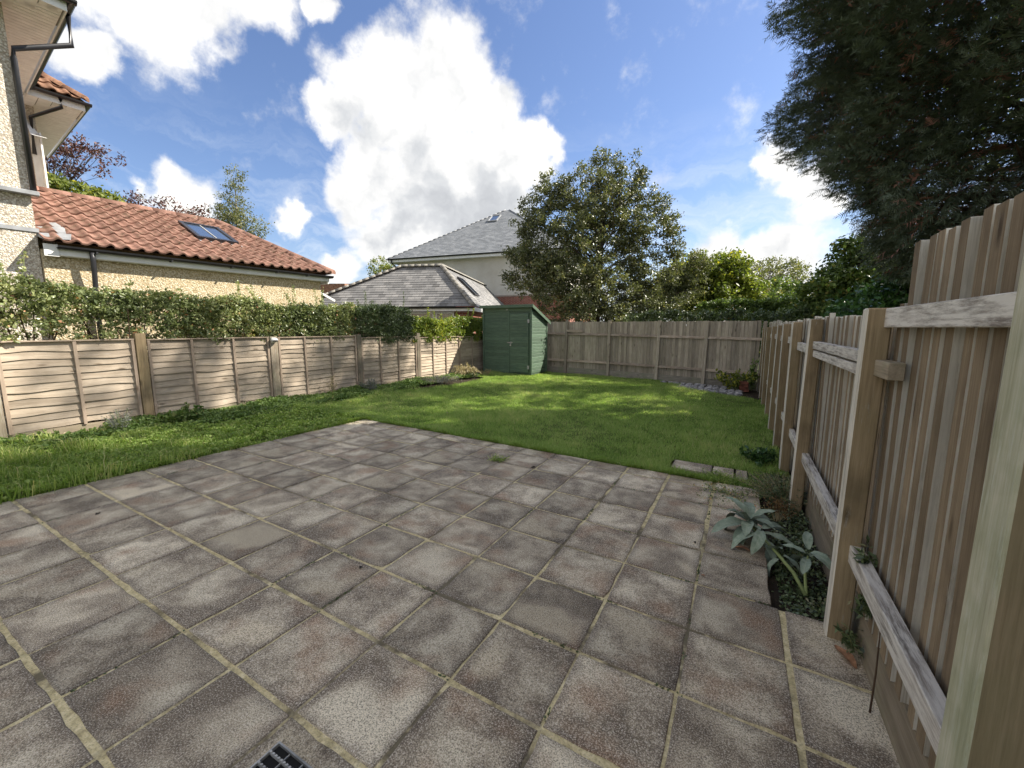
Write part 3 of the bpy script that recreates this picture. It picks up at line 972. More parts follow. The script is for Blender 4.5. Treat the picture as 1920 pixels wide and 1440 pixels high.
# right fence
def step_paling(h, wdt, tail, t, mat, mat2):
    """board with a square leading edge and a thin tongue that runs under the next board"""
    sec = [(0, 0), (-t, 0), (-t + 0.003, wdt), (-0.010, wdt), (-0.008, wdt + tail), (0, wdt + tail)]
    m2 = MB()
    n = len(sec)
    for z in (0, h):
        m2.v += [(x, y, z) for x, y in sec]
    m2.f = [tuple(range(n)), tuple(range(2 * n - 1, n - 1, -1))] + [(k, (k + 1) % n, n + (k + 1) % n, n + k) for k in range(n)]
    me = m2.mesh('paling', mat, bevel=0.0018)
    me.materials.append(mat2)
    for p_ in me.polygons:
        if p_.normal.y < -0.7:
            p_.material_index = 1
    return me


XR = 5.70
rf = thing('side_fence', 'brown closeboard fence with square posts along the right side, tall near bay', 'fence', (XR, 2.0, 0.0))


def to_rf(x, y, z):
    return (x - XR, y - 2.0, z)


r = random.Random(9)
near_v = [step_paling(1.74, 0.066 + 0.002 * k, 0.044, 0.044 + 0.003 * (k % 3), MATS['side_paling'], MATS['side_edge']) for k in range(5)]
far_v = [step_paling(1.50, 0.072 + 0.002 * k, 0.044, 0.034 + 0.002 * (k % 3), MATS['side_paling'], MATS['side_edge']) for k in range(5)]
y = -0.60
tops = {0: 1.925}
i = 0
while y < 2.13:
    top = 1.925 + r.gauss(0, 0.006)
    if y > 2.02:
        top = 1.68
    z0_ = gz(XR, y) + 0.19
    put('paling', near_v[i % 5], rf, to_rf(XR + 0.060, y, z0_), (r.gauss(0, 0.006), r.gauss(0, 0.004), r.gauss(0, 0.02)), (1, 1, (top - z0_) / 1.74))
    i += 1
    y += 0.1005 + r.uniform(-0.004, 0.005) + (0.022 if 1.40 < y < 1.5 else 0)
while y < 13.1:
    top = 1.66 + r.gauss(0, 0.012) + (0.04 if y > 9 else 0)
    z0_ = gz(XR, y) + 0.10
    put('paling', far_v[i % 5], rf, to_rf(XR + 0.062 + 0.010 * math.sin(y * 1.1), y, z0_), (r.gauss(0, 0.006), r.gauss(0, 0.005), r.gauss(0, 0.03)), (1, 1, (top - z0_) / 1.50))
    i += 1
    y += 0.104 + r.uniform(-0.006, 0.008)


def post_mesh(h, s, mat, edge):
    me = MB().box((-s / 2, -s / 2, 0), (s / 2, s / 2, h)).mesh('post', mat, bevel=0.006)
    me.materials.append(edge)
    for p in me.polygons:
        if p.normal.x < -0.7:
            p.material_index = 1  # left face paler than the rest: open skylight put into its colour
    return me


post_a = post_mesh(1.90, 0.096, MATS['side_post'], MATS['side_edge'])
near_p = post_mesh(2.35, 0.115, MATS['near_post'], MATS['post_skylit'])
put('post', near_p, rf, to_rf(5.662, 0.885, gz(5.6, 0.9) - 0.2), (0, 0.006, 0.03))
for k, (yy, lean) in enumerate(((2.155, 0.010), (4.02, 0.014), (5.20, 0.0), (6.30, -0.004), (7.50, 0.006), (8.85, 0.0), (10.2, -0.006), (11.6, 0.004), (12.85, 0.0))):
    put('post', post_a, rf, to_rf(5.632 + 0.006 * math.sin(yy * 3), yy, gz(5.6, yy) - 0.2), (r.gauss(0, 0.006), lean, r.gauss(0, 0.03)))


def rail(ya, yb_, z, h, x0, x1, mat='side_rail', dz=0.0, rot=0.0):
    rb = MB().box((x0 - XR, 0, -h / 2), (x1 - XR, yb_ - ya, h / 2))
    return rb.build('rail', MATS[mat], rf, (0, ya - 2.0, z), (dz, rot, 0), bevel=0.003)


rail(0.95, 2.112, 1.618, 0.086, 5.668, 5.70)
rail(0.95, 2.30, 0.448, 0.088, 5.640, 5.695)
rail(2.205, 3.975, 1.425, 0.062, 5.640, 5.69)
rail(2.205, 3.975, 1.352, 0.055, 5.646, 5.69)
rail(1.90, 2.105, 1.388, 0.075, 5.650, 5.708, 'gravel_timber')
rail(2.205, 3.975, 0.42, 0.085, 5.640, 5.69)
for a, b in ((4.07, 5.15), (5.25, 6.25), (6.35, 7.45), (7.55, 8.80), (8.90, 10.15), (10.25, 11.55), (11.65, 12.80)):
    rail(a, b, 1.40 + r.gauss(0, 0.015), 0.085, 5.645, 5.69)
    rail(a, b, 0.42 + r.gauss(0, 0.015) - 0.03, 0.085, 5.645, 5.69)
for a, b in ((0.4, 2.2), (2.22, 5.2), (5.22, 8.8), (8.82, 13.0)):
    g3 = MB()
    for yy in (a, b):
        g3.v += [(5.705 - XR, yy - 2, gz(XR, yy) - 0.1), (5.775 - XR, yy - 2, gz(XR, yy) - 0.1), (5.775 - XR, yy - 2, gz(XR, yy) + 0.19), (5.722 - XR, yy - 2, gz(XR, yy) + 0.19)]
    g3.f = [(0, 1, 2, 3), (7, 6, 5, 4), (0, 4, 5, 1), (1, 5, 6, 2), (2, 6, 7, 3), (3, 7, 4, 0)]
    g3.build('gravel_board', MATS['gravel_timber'], rf, bevel=0.004)

# ------------------------------------------------------------------ shed
sh = thing('garden_shed', 'small dark green timber shed with a sloping felt roof in the far left corner', 'shed', (-1.9, 11.80, gz(-1.9, 11.8)))
SX, SY, SZ = sh.location
W2, D = 0.95, 1.22
HF, HB = 2.26, 1.80
mb = MB()
mb.hexa([(-W2 + .02, 0.02, 0), (W2 - .02, 0.02, 0), (W2 - .02, D, 0), (-W2 + .02, D, 0)], [(-W2 + .02, 0.02, HF - 0.02), (W2 - .02, 0.02, HF - 0.02), (W2 - .02, D, HB - 0.02), (-W2 + .02, D, HB - 0.02)])
mb.build('carcass', MATS['shed_green'], sh)


def shiplap(w_, h_, mat='shed_green'):
    """board along x, front towards -y, with a rebate at the top"""
    b = MB()
    prof = [(0, 0), (-0.014, 0.002), (-0.014, h_ - 0.016), (-0.006, h_ - 0.003), (0, h_ - 0.003)]
    for xx in (0, w_):
        b.v += [(xx, yy, zz) for yy, zz in prof]
    n = len(prof)
    b.f = [tuple(range(n)), tuple(range(2 * n - 1, n - 1, -1))] + [(i, (i + 1) % n, n + (i + 1) % n, n + i) for i in range(n)]
    return b.mesh('board', MATS[mat])


bh = 0.1085
lw = shiplap(1.05, bh)
r = random.Random(3)
for k in range(19):
    put('board', lw, sh, (-W2, 0.018, 0.05 + k * bh), (0, r.gauss(0, 0.0015), 0))
tw = shiplap(2 * W2, 0.135)
put('board', tw, sh, (-W2, 0.018, 0.05 + 19 * bh))
door = MB().box((0.12, -0.012, 0.06), (0.845, 0.010, 2.05)).build('door', MATS['shed_green'], sh, (0, 0.0, 0), bevel=0.003)
dw_ = shiplap(0.70, bh)
for k in range(18):
    put('board', dw_, door, (0.132, -0.012, 0.075 + k * bh), (0, r.gauss(0, 0.0015), 0))
for hz_ in (0.25, 1.78):
    MB().box((0.80, -0.034, hz_ - 0.06), (0.875, -0.027, hz_ + 0.06)).build('hinge', MATS['grey_cap'], door, bevel=0.002)
hs = MB()
hs.box((0.03, -0.034, 1.05), (0.24, -0.028, 1.085))
hs.box((0.165, -0.042, 1.03), (0.20, -0.034, 1.10))
hs.build('hasp', MATS['steel'], door, bevel=0.001)
pl = MB().box((0.150, -0.060, 0.955), (0.195, -0.040, 1.01))
pl.tube([(0.158, -0.05, 1.01), (0.158, -0.05, 1.035), (0.1725, -0.05, 1.048), (0.187, -0.05, 1.035), (0.187, -0.05, 1.01)], 0.004, 6)
pl.build('padlock', MATS['steel'], door)
# trims
for x0_, x1_ in ((-W2 - 0.012, -W2 + 0.05), (W2 - 0.062, W2 + 0.016)):
    MB().box((x0_, -0.022, 0.03), (x1_, 0.004, HF - 0.03)).build('corner_trim', MATS['shed_green'], sh, bevel=0.002)
MB().box((0.082, -0.016, 0.05), (0.112, 0.002, 2.12)).build('door_jamb', MATS['shed_green'], sh)
# right side boards, cut to the slope of the roof
side_n = 20
for k in range(side_n):
    z0_ = 0.05 + k * bh
    z1_ = z0_ + bh - 0.003
    b = MB()
    yend0 = D
    # roof line: height at depth y = HF - (HF-HB)*y/D
    ymax = (HF - 0.03 - z1_) / ((HF - HB) / D)
    ymax2 = (HF - 0.03 - z0_) / ((HF - HB) / D)
    ya = min(D, ymax2)
    yb_ = min(D, max(0.06, ymax))
    x0_ = W2 - 0.018
    if yb_ <= 0.07:
        continue
    b.v = [(x0_, 0.02, z0_), (x0_, ya, z0_), (x0_, yb_, z1_), (x0_, 0.02, z1_),
           (x0_ + 0.015, 0.02, z0_ + 0.002), (x0_ + 0.015, ya, z0_ + 0.002), (x0_ + 0.005, yb_, z1_), (x0_ + 0.005, 0.02, z1_),
           (x0_ + 0.015, 0.02, z1_ - 0.015), (x0_ + 0.015, (ya * 0.14 + yb_ * 0.86), z1_ - 0.015)]
    b.f = [(0, 1, 5, 4), (4, 5, 9, 8), (8, 9, 6, 7), (7, 6, 2, 3), (0, 4, 8, 7, 3), (1, 2, 6, 9, 5), (0, 3, 2, 1)]
    b.build('board', MATS['shed_green'], sh)
MB().box((W2 - 0.005, D - 0.05, 0.03), (W2 + 0.014, D + 0.01, HB - 0.02)).build('corner_trim', MATS['shed_green'], sh)
roof = MB()
ov = 0.07
sl = (HF - HB) / D
f0, f1 = -0.11, D + 0.13
roof.hexa([(-W2 - ov, f0, HF - sl * f0 - 0.0), (W2 + ov, f0, HF - sl * f0), (W2 + ov, f1, HF - sl * f1), (-W2 - ov, f1, HF - sl * f1)],
          [(-W2 - ov, f0, HF - sl * f0 + 0.025), (W2 + ov, f0, HF - sl * f0 + 0.025), (W2 + ov, f1, HF - sl * f1 + 0.025), (-W2 - ov, f1, HF - sl * f1 + 0.025)])
ro = roof.build('roof', MATS['roof_felt'], sh)
zf = HF - sl * f0
MB().box((-W2 - ov - 0.003, f0 - 0.018, zf - 0.075), (W2 + ov + 0.003, f0 - 0.001, zf + 0.022)).build('fascia', MATS['shed_green'], sh, bevel=0.002)
bb = MB()
for s in (1,):
    xo = W2 + ov
    bb.hexa([(xo + 0.001, f0 + 0.002, zf - 0.075), (xo + 0.018, f0 + 0.002, zf - 0.075), (xo + 0.018, f1, HF - sl * f1 - 0.075), (xo + 0.001, f1, HF - sl * f1 - 0.075)],
            [(xo + 0.001, f0 + 0.002, zf + 0.03), (xo + 0.018, f0 + 0.002, zf + 0.03), (xo + 0.018, f1, HF - sl * f1 + 0.03), (xo + 0.001, f1, HF - sl * f1 + 0.03)])
bb.build('barge_board', MATS['shed_green'], sh)
MB().box((-0.02, -0.026, 2.15), (0.06, -0.018, 2.19)).build('badge', MATS['grey_cap'], sh)
# ------------------------------------------------------------------ neighbour's house with tiled extension
nh = thing('neighbour_house', 'pebbledashed house with white soffits and a low red tiled extension, left side', 'house', (-4.373, 2.395, 0.0), -math.atan2(0.096, 0.995))
# local axes: x away from the house (w), y along the wall (s)
ZB = -0.45
mb = MB()
mb.box((-3.2, -0.59, ZB), (-0.175, 4.02, 2.80))
mb.build('extension_wall', MATS['pebbledash_cream'], nh)
mb = MB()
mb.box((-9.0, -7.5, ZB), (-0.285, -0.60, 6.31))
mb.build('house_wall', MATS['pebbledash_white'], nh)
MB().box((-9.1, -0.58, ZB), (-4.25, 0.14, 6.31)).build('rear_wall', MATS['pebbledash_white'], nh)
MB().box((-4.25, 0.02, 3.3), (-4.225, 0.145, 5.75)).build('window_frame', MATS['upvc'], nh)
MB().box((-4.25, 0.145, 3.3), (-4.10, 0.175, 5.75)).build('window_frame', MATS['upvc'], nh)
vent = MB().add([(-4.24, 0.16, 5.75), (-3.95, 0.24, 5.62), (-3.95, 0.0, 5.62), (-4.24, -0.05, 6.1)], [(0, 1, 2, 3)])
vent.build('window_hood', MATS['upvc'], nh)
# ledge between the storeys
lg = MB().box((-0.285, -7.0, 3.60), (-0.16, -0.52, 3.665))
lg.build('ledge', MATS['lead'], nh, bevel=0.006)
MB().box((-0.286, -1.2, 3.06), (-0.268, -0.57, 3.12)).build('flashing', MATS['lead'], nh)
fl = MB().add([(-0.35, -0.60, 3.02), (0.02, -0.58, 2.93), (0.03, -0.28, 2.965), (-0.35, -0.2, 3.14), (-0.8, -0.30, 3.34), (-0.8, -0.6, 3.28)], [(0, 1, 2, 3, 4, 5)])
fl.build('flashing', MATS['lead'], nh)

# extension roof
RUN, RISE, Z0 = 3.0, 1.37, 2.90
SLEN = math.hypot(RUN, RISE)
ANG = math.atan2(RISE, RUN)
S0, S1, SR = -0.58, 4.25, 2.93
rb = MB()
e0, e1 = (0.0, S0, Z0), (0.0, S1, Z0)
r0, r1 = (-RUN, S0, Z0 + RISE), (-RUN, SR, Z0 + RISE)
b0, b1 = (-2 * RUN, S0, Z0), (-2 * RUN, S1, Z0)
rb.add([e0, e1, r1, r0, b0, b1], [(0, 1, 2, 3), (1, 5, 2), (3, 2, 5, 4)])
xroof = rb.build('extension_roof', MATS['old_tile'], nh)


def tile_mesh(name, wd, ln, mat):
    """roll tile: x across, y up the slope, z out; wave profile"""
    prof = []
    for k in range(10):
        t = k / 9
        x = t * wd * 1.06
        if t < 0.5:
            z = -0.010 * math.sin(t / 0.5 * math.pi)
        else:
            z = 0.040 * math.sin((t - 0.5) / 0.5 * math.pi)
        prof.append((x, z))
    th = 0.014
    m2 = MB()
    for yy, dz in ((0.0, 0.034), (ln, 0.0)):
        for x, z in prof:
            m2.v.append((x, yy, z + dz + th))
    for x, z in prof:
        m2.v.append((x, 0.0, z + 0.020))
    n = len(prof)
    for k in range(n - 1):
        m2.f.append((k, k + 1, n + k + 1, n + k))
        m2.f.append((2 * n + k, 2 * n + k + 1, k + 1, k))
    me = m2.mesh(name, mat)
    for p in me.polygons:
        p.use_smooth = abs(p.normal.y) < 0.6
    return me


tm = tile_mesh('roof_tile', 0.20, 0.42, MATS['clay_tile'])
EXPO = SLEN / 9.0
# roof plane axes in house coordinates: along = +y, up = (-cos, 0, sin)
RM = Matrix(((0, -math.cos(ANG), math.sin(ANG)), (1, 0, 0), (0, math.sin(ANG), math.cos(ANG)))).to_euler()
r = random.Random(21)
for row in range(9):
    v0 = row * EXPO - 0.045
    for cidx in range(25):
        s = S0 + cidx * 0.20
        smax = S1 + (SR - S1) * max(0.0, (v0 + 0.2)) / SLEN
        frac = min(1.0, (smax - s) / 0.20)
        if frac < 0.25:
            continue
        cu, cv = s, v0 + 0.18
        if 1.80 < s + 0.1 < 2.66 and 1.28 < cv < 2.36:
            continue
        x = -math.cos(ANG) * v0
        z = Z0 + math.sin(ANG) * v0
        e = Euler(RM)
        o = put('roof_tile', tm, xroof, (x + 0.012 * math.sin(ANG), s, z + 0.012 + r.gauss(0, 0.002)), e, (frac, 1, 1))
        o.rotation_euler.z += r.gauss(0, 0.006)


def ridge_mesh(L, rad, mat):
    m2 = MB()
    n = 7
    for yy, q in ((0, 1.0), (L, 0.985)):
        for k in range(n):
            a = math.pi * (k / (n - 1)) * 0.9 + 0.05 * math.pi
            m2.v.append((math.cos(a) * rad * q, yy, math.sin(a) * rad * q))
    for k in range(n - 1):
        m2.f.append((k, k + 1, n + k + 1, n + k))
    m2.f.append(tuple(range(n)))
    m2.f.append(tuple(range(2 * n - 1, n - 1, -1)))
    return m2.mesh('ridge_tile', mat, smooth=True)


rtile = ridge_mesh(0.45, 0.125, MATS['clay_tile'])


def ridge_run(parent, a, b, me, L=0.45, lift=0.0):
    a, b = Vector(a), Vector(b)
    d = b - a
    n = max(1, int(round(d.length / (L * 0.94))))
    rot = d.to_track_quat('Y', 'Z').to_euler()
    for k in range(n):
        p = a + d * (k / n)
        put('ridge_tile', me, parent, (p.x, p.y, p.z + lift), rot, (1, d.length / n / L * 1.03, 1))


ridge_run(xroof, r0, r1, rtile, lift=-0.02)
ridge_run(xroof, e1, r1, rtile, lift=-0.01)
# skylight
mb = MB()
WS, HS, t = 0.80, 1.14, 0.075
for lo, hi in (((0, 0, -0.05), (WS, t, 0.07)), ((0, HS - t, -0.05), (WS, HS, 0.07)), ((0, t, -0.05), (t, HS - t, 0.07)), ((WS - t, t, -0.05), (WS, HS - t, 0.07))):
    mb.box(lo, hi)
skp = mb.build('skylight', MATS['black_plastic'], nh, (-math.cos(ANG) * 1.25, 1.84, Z0 + math.sin(ANG) * 1.25 + 0.05), RM)
MB().box((t, t, 0.035), (WS - t, HS - t, 0.045)).build('pane', MATS['glass'], skp)
MB().box((WS / 2 - 0.012, t, 0.046), (WS / 2 + 0.012, HS - t, 0.058)).build('glazing_bar', MATS['grey_cap'], skp)
MB().box((-0.08, -0.14, -0.045), (WS + 0.08, 0.0, -0.005)).build('flashing', MATS['lead'], skp)
# fascia, gutter, downpipe
MB().box((-0.085, S0 + 0.02, 2.715), (-0.06, S1 - 0.06, 2.86)).build('fascia', MATS['upvc'], nh)
MB().box((-0.174, S0 + 0.02, 2.705), (-0.086, S1 - 0.2, 2.714)).build('soffit', MATS['upvc'], nh)
MB().box((-3.2, S1 - 0.085, 2.66), (-0.086, S1 - 0.06, 2.86)).build('fascia', MATS['upvc'], nh)
MB().box((-0.07, S0 + 0.0, 2.69), (-0.045, S0 + 0.16, 2.875)).build('fascia_end', MATS['upvc'], nh)


def gutter(name, a, b, rad, mat, parent, side=(1, 0, 0)):
    """half-round gutter from a to b"""
    a, b = Vector(a), Vector(b)
    d = (b - a).normalized()
    sd = Vector(side)
    m2 = MB()
    n = 7
    for p in (a, b):
        for k in range(n):
            an = math.pi + math.pi * k / (n - 1)
            m2.v.append(tuple(p + sd * (math.cos(an) * rad) + Vector((0, 0, 1)) * (math.sin(an) * rad)))
        for k in range(n):
            an = 2 * math.pi - math.pi * k / (n - 1)
            m2.v.append(tuple(p + sd * (math.cos(an) * rad * 0.9) + Vector((0, 0, 1)) * (math.sin(an) * rad * 0.9)))
    N = 2 * n
    for k in range(N):
        m2.f.append((k, (k + 1) % N, N + (k + 1) % N, N + k))
    for k in range(n - 1):
        m2.f.append((k, k + 1, N - 2 - k, N - 1 - k))
        m2.f.append((N + k + 1, N + k, 2 * N - 1 - k, 2 * N - 2 - k))
    return m2.build(name, mat, parent)


g = gutter('gutter', (0.0, S0 + 0.14, 2.86), (0.0, S1 + 0.0, 2.85), 0.056, MATS['black_plastic'], nh)
for s in (0.0, 1.0, 2.0, 2.9, 3.6):
    MB().box((-0.06, s - 0.012, 2.785), (0.062, s + 0.012, 2.812)).build('bracket', MATS['black_plastic'], g)
gutter('gutter', (-3.2, S1 - 0.005, 2.86), (-0.02, S1 - 0.005, 2.85), 0.056, MATS['black_plastic'], nh, (0, 1, 0))
MB().tube([(0.0, -0.05, 2.80), (0.0, -0.05, 2.70), (-0.02, -0.05, 2.50), (-0.10, -0.06, 1.9), (-0.11, -0.06, ZB)], 0.036, 10).build('downpipe', MATS['black_plastic'], nh, smooth=True)
# open casement on the extension's end wall
MB().box((0, 0, 0), (0.03, 0.42, 0.05)).build('open_casement', MATS['upvc'], nh, (-0.25, 4.03, 2.42), (-0.45, 0, 0))
MB().box((-0.75, 4.02, 1.6), (-0.36, 4.05, 2.5)).build('window_frame', MATS['upvc'], nh)


# eaves of the two-storey part: near and rear
def eaves(s_end, w_face, zs, ovh, s_from, w_back, tilemat, name, rows, ncols):
    """boxed eaves at the far corner of a hipped roof; s_end, w_face = wall corner"""
    so, wo = s_end + ovh, w_face + ovh
    # soffit boards: front strip runs along s, end strip across
    sf = MB().box((w_face - 0.05, s_from, zs), (wo, so, zs + 0.008)).build('soffit', MATS['soffit_gap'], nh)
    nb_ = 13
    bw = (ovh + 0.02) / nb_
    bl = MB().box((0, 0, 0), (1, bw - 0.010, 0.010)).mesh('soffit_board', MATS['soffit_white'])
    # end strip: boards across (along w) side by side in s
    n_end = int((ovh + 0.02) / 0.10)
    endm = MB().box((w_back, 0, 0), (wo - 0.03, 0.09, 0.010)).mesh('soffit_board', MATS['soffit_white'])
    # boards of the end overhang, perpendicular to the fascia on that side
    x = w_back
    full = ovh - 0.02
    bm2 = MB().box((0, 0, 0), (0.087, full, 0.010)).mesh('soffit_board', MATS['soffit_white'])
    x = wo - 0.03 - 0.1
    while x > w_back:
        fracy = full if x < w_face - 0.1 else max(0.05, full * min(1.0, (wo - x) / ovh))
        o = put('soffit_board', bm2, sf, (x, so - 0.02 - min(full, wo - x + 0.02), zs - 0.012), (0, 0, 0), (1, min(1.0, (wo - x + 0.02) / full), 1))
        x -= 0.10
    bm3 = MB().box((0, 0, 0), (full, 0.188, 0.010)).mesh('soffit_board', MATS['soffit_white'])
    y_ = so - 0.25
    while y_ > s_from:
        ln = min(full, so - y_ - 0.1)
        put('soffit_board', bm3, sf, (wo - 0.02 - ln, y_, zs - 0.012), (0, 0, 0), (ln / full, 1, 1))
        y_ -= 0.20
    MB().box((wo, s_from, zs - 0.03), (wo + 0.02, so + 0.02, zs + 0.17)).build('fascia', MATS['upvc'], nh)
    MB().box((w_back, so, zs - 0.03), (wo - 0.001, so + 0.02, zs + 0.17)).build('fascia', MATS['upvc'], nh)
    zg = zs + 0.13
    gutter('gutter', (wo + 0.075, s_from, zg), (wo + 0.075, so + 0.12, zg), 0.055, MATS['black_plastic'], nh)
    gutter('gutter', (w_back, so + 0.075, zg), (wo + 0.10, so + 0.075, zg), 0.055, MATS['black_plastic'], nh, (0, 1, 0))
    # hipped roof above
    pit = math.radians(38)
    ww = wo + 0.03
    ss = so + 0.03
    zt = zs + 0.17
    Dp = 3.0
    hh = Dp * math.tan(pit)
    rr = MB()
    rr.add([(ww, s_from, zt), (ww, ss, zt), (w_back, ss, zt), (ww - Dp, ss - Dp, zt + hh), (ww - Dp, s_from, zt + hh), (w_back, ss - Dp, zt + hh)],
           [(0, 1, 3, 4), (1, 2, 5, 3)])
    ro_ = rr.build(name, MATS['old_tile'], nh)
    tmo = tile_mesh('roof_tile', 0.22, 0.40, MATS[tilemat])
    # front slope tiles
    RMf = Matrix(((0, -math.cos(pit), math.sin(pit)), (1, 0, 0), (0, math.sin(pit), math.cos(pit)))).to_euler()
    for row in range(rows):
        v0 = row * 0.33 - 0.05
        for k in range(ncols):
            s = ss - 0.22 * (k + 1) - max(0.0, v0) * math.cos(pit)
            put('roof_tile', tmo, ro_, (ww - math.cos(pit) * v0, s, zt + math.sin(pit) * v0 + 0.012), RMf)
    ridge_run(ro_, (ww, ss, zt + 0.02), (ww - Dp, ss - Dp, zt + hh + 0.02), ridge_mesh(0.4, 0.11, MATS[tilemat]))
    return ro_


eaves(-0.60, -0.285, 6.31, 0.56, -4.0, -4.0, 'old_tile', 'main_roof', 3, 8)
eaves(0.14, -4.25, 6.31, 0.66, -0.58, -8.0, 'old_tile', 'rear_roof', 6, 9)
# downpipe from the main gutter: drops, runs back to the wall, then down
MB().tube([(-0.02, 0.04, 6.40), (-0.02, 0.04, 5.96), (-0.21, -0.56, 5.68), (-0.225, -0.57, 5.55), (-0.225, -0.57, 3.62)], 0.037, 10).build('downpipe', MATS['black_plastic'], nh, smooth=True)
MB().tube([(-3.55, 0.45, 6.40), (-3.56, 0.45, 6.22), (-4.19, 0.07, 6.05), (-4.21, 0.05, 5.3)], 0.036, 10).build('downpipe', MATS['black_plastic'], nh, smooth=True)
MB().tube([(-0.23, -2.05, ZB), (-0.23, -2.05, 3.0)], 0.036, 10).build('downpipe', MATS['black_plastic'], nh, smooth=True)


# ------------------------------------------------------------------ slate-roofed buildings behind
def courses(mb_, uvl, p0, p1, p2, p3, n, lift=0.012):
    """roof face as overlapping courses; p0,p1 eave left/right, p2,p3 top right/left"""
    p0, p1, p2, p3 = map(Vector, (p0, p1, p2, p3))
    nrm = (p1 - p0).cross(p3 - p0).normalized()
    if nrm.z < 0:
        nrm = -nrm
    el = (p1 - p0).length
    ed = (p1 - p0).normalized()
    sl_ = ((p2 + p3) / 2 - (p0 + p1) / 2)
    sl_ = (sl_ - ed * sl_.dot(ed)).length
    for k in range(n):
        a, b = k / n, (k + 1) / n
        q0 = p0.lerp(p3, a) + nrm * lift
        q1 = p1.lerp(p2, a) + nrm * lift
        q2 = p1.lerp(p2, b)
        q3 = p0.lerp(p3, b)
        u0 = p0.lerp(p3, a)
        u1 = p1.lerp(p2, a)
        base = len(mb_.v)
        mb_.v += [tuple(q0), tuple(q1), tuple(q2), tuple(q3), tuple(u0 - nrm * 0.004), tuple(u1 - nrm * 0.004)]
        mb_.f.append((base, base + 1, base + 2, base + 3))
        uvl.append([((q - p0).dot(ed), sl_ * t) for q, t in ((q0, a), (q1, a), (q2, b), (q3, b))])
        mb_.f.append((base + 4, base + 5, base + 1, base))
        uvl.append([((q - p0).dot(ed), sl_ * a) for q in (q0, q1, q1, q0)])


def build_uv(mb_, uvl, name, mat, parent):
    me = bpy.data.meshes.new(name)
    me.from_pydata(mb_.v, [], mb_.f)
    uvlay = me.uv_layers.new(name='UVMap')
    li = 0
    for p, uv in zip(me.polygons, uvl):
        for k in range(p.loop_total):
            uvlay.data[p.loop_start + k].uv = uv[k]
    me.materials.append(mat)
    me.update()
    return put(name, me, parent)


def slate_roof(parent, faces, mat, name, ncourse):
    m2, uvl = MB(), []
    for f in faces:
        courses(m2, uvl, *f, ncourse)
    return build_uv(m2, uvl, name, mat, parent)


# grey bungalow: local x to the right along the front eave, local y away
hdg = math.radians(-20.3)
gbn = thing('slate_bungalow', 'low bungalow with a weathered grey slate hipped roof behind the hedge', 'bungalow', (-4.305, 13.345, 0), -hdg)
# local frame: +y = heading, +x = right of it; eave corner at origin
zE, rr_, zA = 2.42, 1.91, 4.28
LB = 10.9
RL = 1.87
K = (0, 0, zE)
KL = (-7.86, 0, zE)
AR, AL = (-rr_, rr_, zA), (-rr_ - RL, rr_, zA)
FR = (-rr_, LB, zA)
KR = (0, LB, zE)
KL2 = (-7.86, 2 * rr_, zE)
groof = slate_roof(gbn, [(KL, K, AR, AL)], MATS['slate_old'], 'front_slope', 17)
slate_roof(gbn, [(K, KR, FR, AR)], MATS['slate_old'], 'side_slope', 17)
slate_roof(gbn, [(KL2, KL, AL, AL)], MATS['slate_old'], 'left_slope', 12)
MB().add([AL, AR, FR, (-7.86, 2 * rr_, zE - 0.1), (-2 * rr_ - 1.0, LB, zE)], [(0, 1, 2, 4, 3)]).build('rear_slope', MATS['roof_felt'], gbn)
hr = ridge_mesh(0.33, 0.115, MATS['ridge_concrete'])
ridge_run(groof, K, AR, hr, 0.33)
ridge_run(groof, AL, AR, hr, 0.33)
ridge_run(groof, KL, AL, hr, 0.33)
ridge_run(groof, AR, FR, hr, 0.33)
# walls, fascia, gutter, door and windows under the eave
mb = MB()
mb.box((-7.5, 0.35, -0.45), (-0.35, 3.2, zE - 0.12))
mb.box((-3.6, 3.21, -0.45), (-0.35, LB, zE - 0.12))
wl = mb.build('wall', MATS['red_brick'], gbn)
uvw = wl.data.uv_layers.new(name='UVMap')
for p in wl.data.polygons:
    for k in range(p.loop_total):
        co_ = wl.data.vertices[wl.data.loops[p.loop_start + k].vertex_index].co
        uvw.data[p.loop_start + k].uv = ((co_.x, co_.z) if abs(p.normal.y) > 0.5 else (co_.y, co_.z))
MB().box((-7.86, -0.02, zE - 0.19), (0.0, 0.0, zE - 0.03)).build('fascia', MATS['upvc'], gbn)
MB().box((0.0, -0.02, zE - 0.19), (0.02, LB, zE - 0.03)).build('fascia', MATS['upvc'], gbn)
gutter('gutter', (-7.86, -0.07, zE - 0.03), (0.05, -0.07, zE - 0.03), 0.055, MATS['black_plastic'], gbn, (0, 1, 0))
fr = MB()
for x0_, x1_ in ((-3.9, -2.85), (-2.80, -1.75), (-1.70, -0.9)):
    f2 = MB()
    for lo, hi in (((x0_, 0.29, 0.6), (x0_ + 0.07, 0.345, 2.22)), ((x1_ - 0.07, 0.29, 0.6), (x1_, 0.345, 2.22)), ((x0_ + 0.07, 0.29, 2.14), (x1_ - 0.07, 0.345, 2.22)), ((x0_ + 0.07, 0.29, 0.6), (x1_ - 0.07, 0.345, 0.7)), ((x0_ + 0.07, 0.295, 1.70), (x1_ - 0.07, 0.34, 1.76))):
        f2.box(lo, hi)
    wf = f2.build('window', MATS['upvc'], gbn)
    MB().box((x0_ + 0.08, 0.32, 0.7), (x1_ - 0.08, 0.33, 2.13)).build('pane', MATS['glass'], wf)
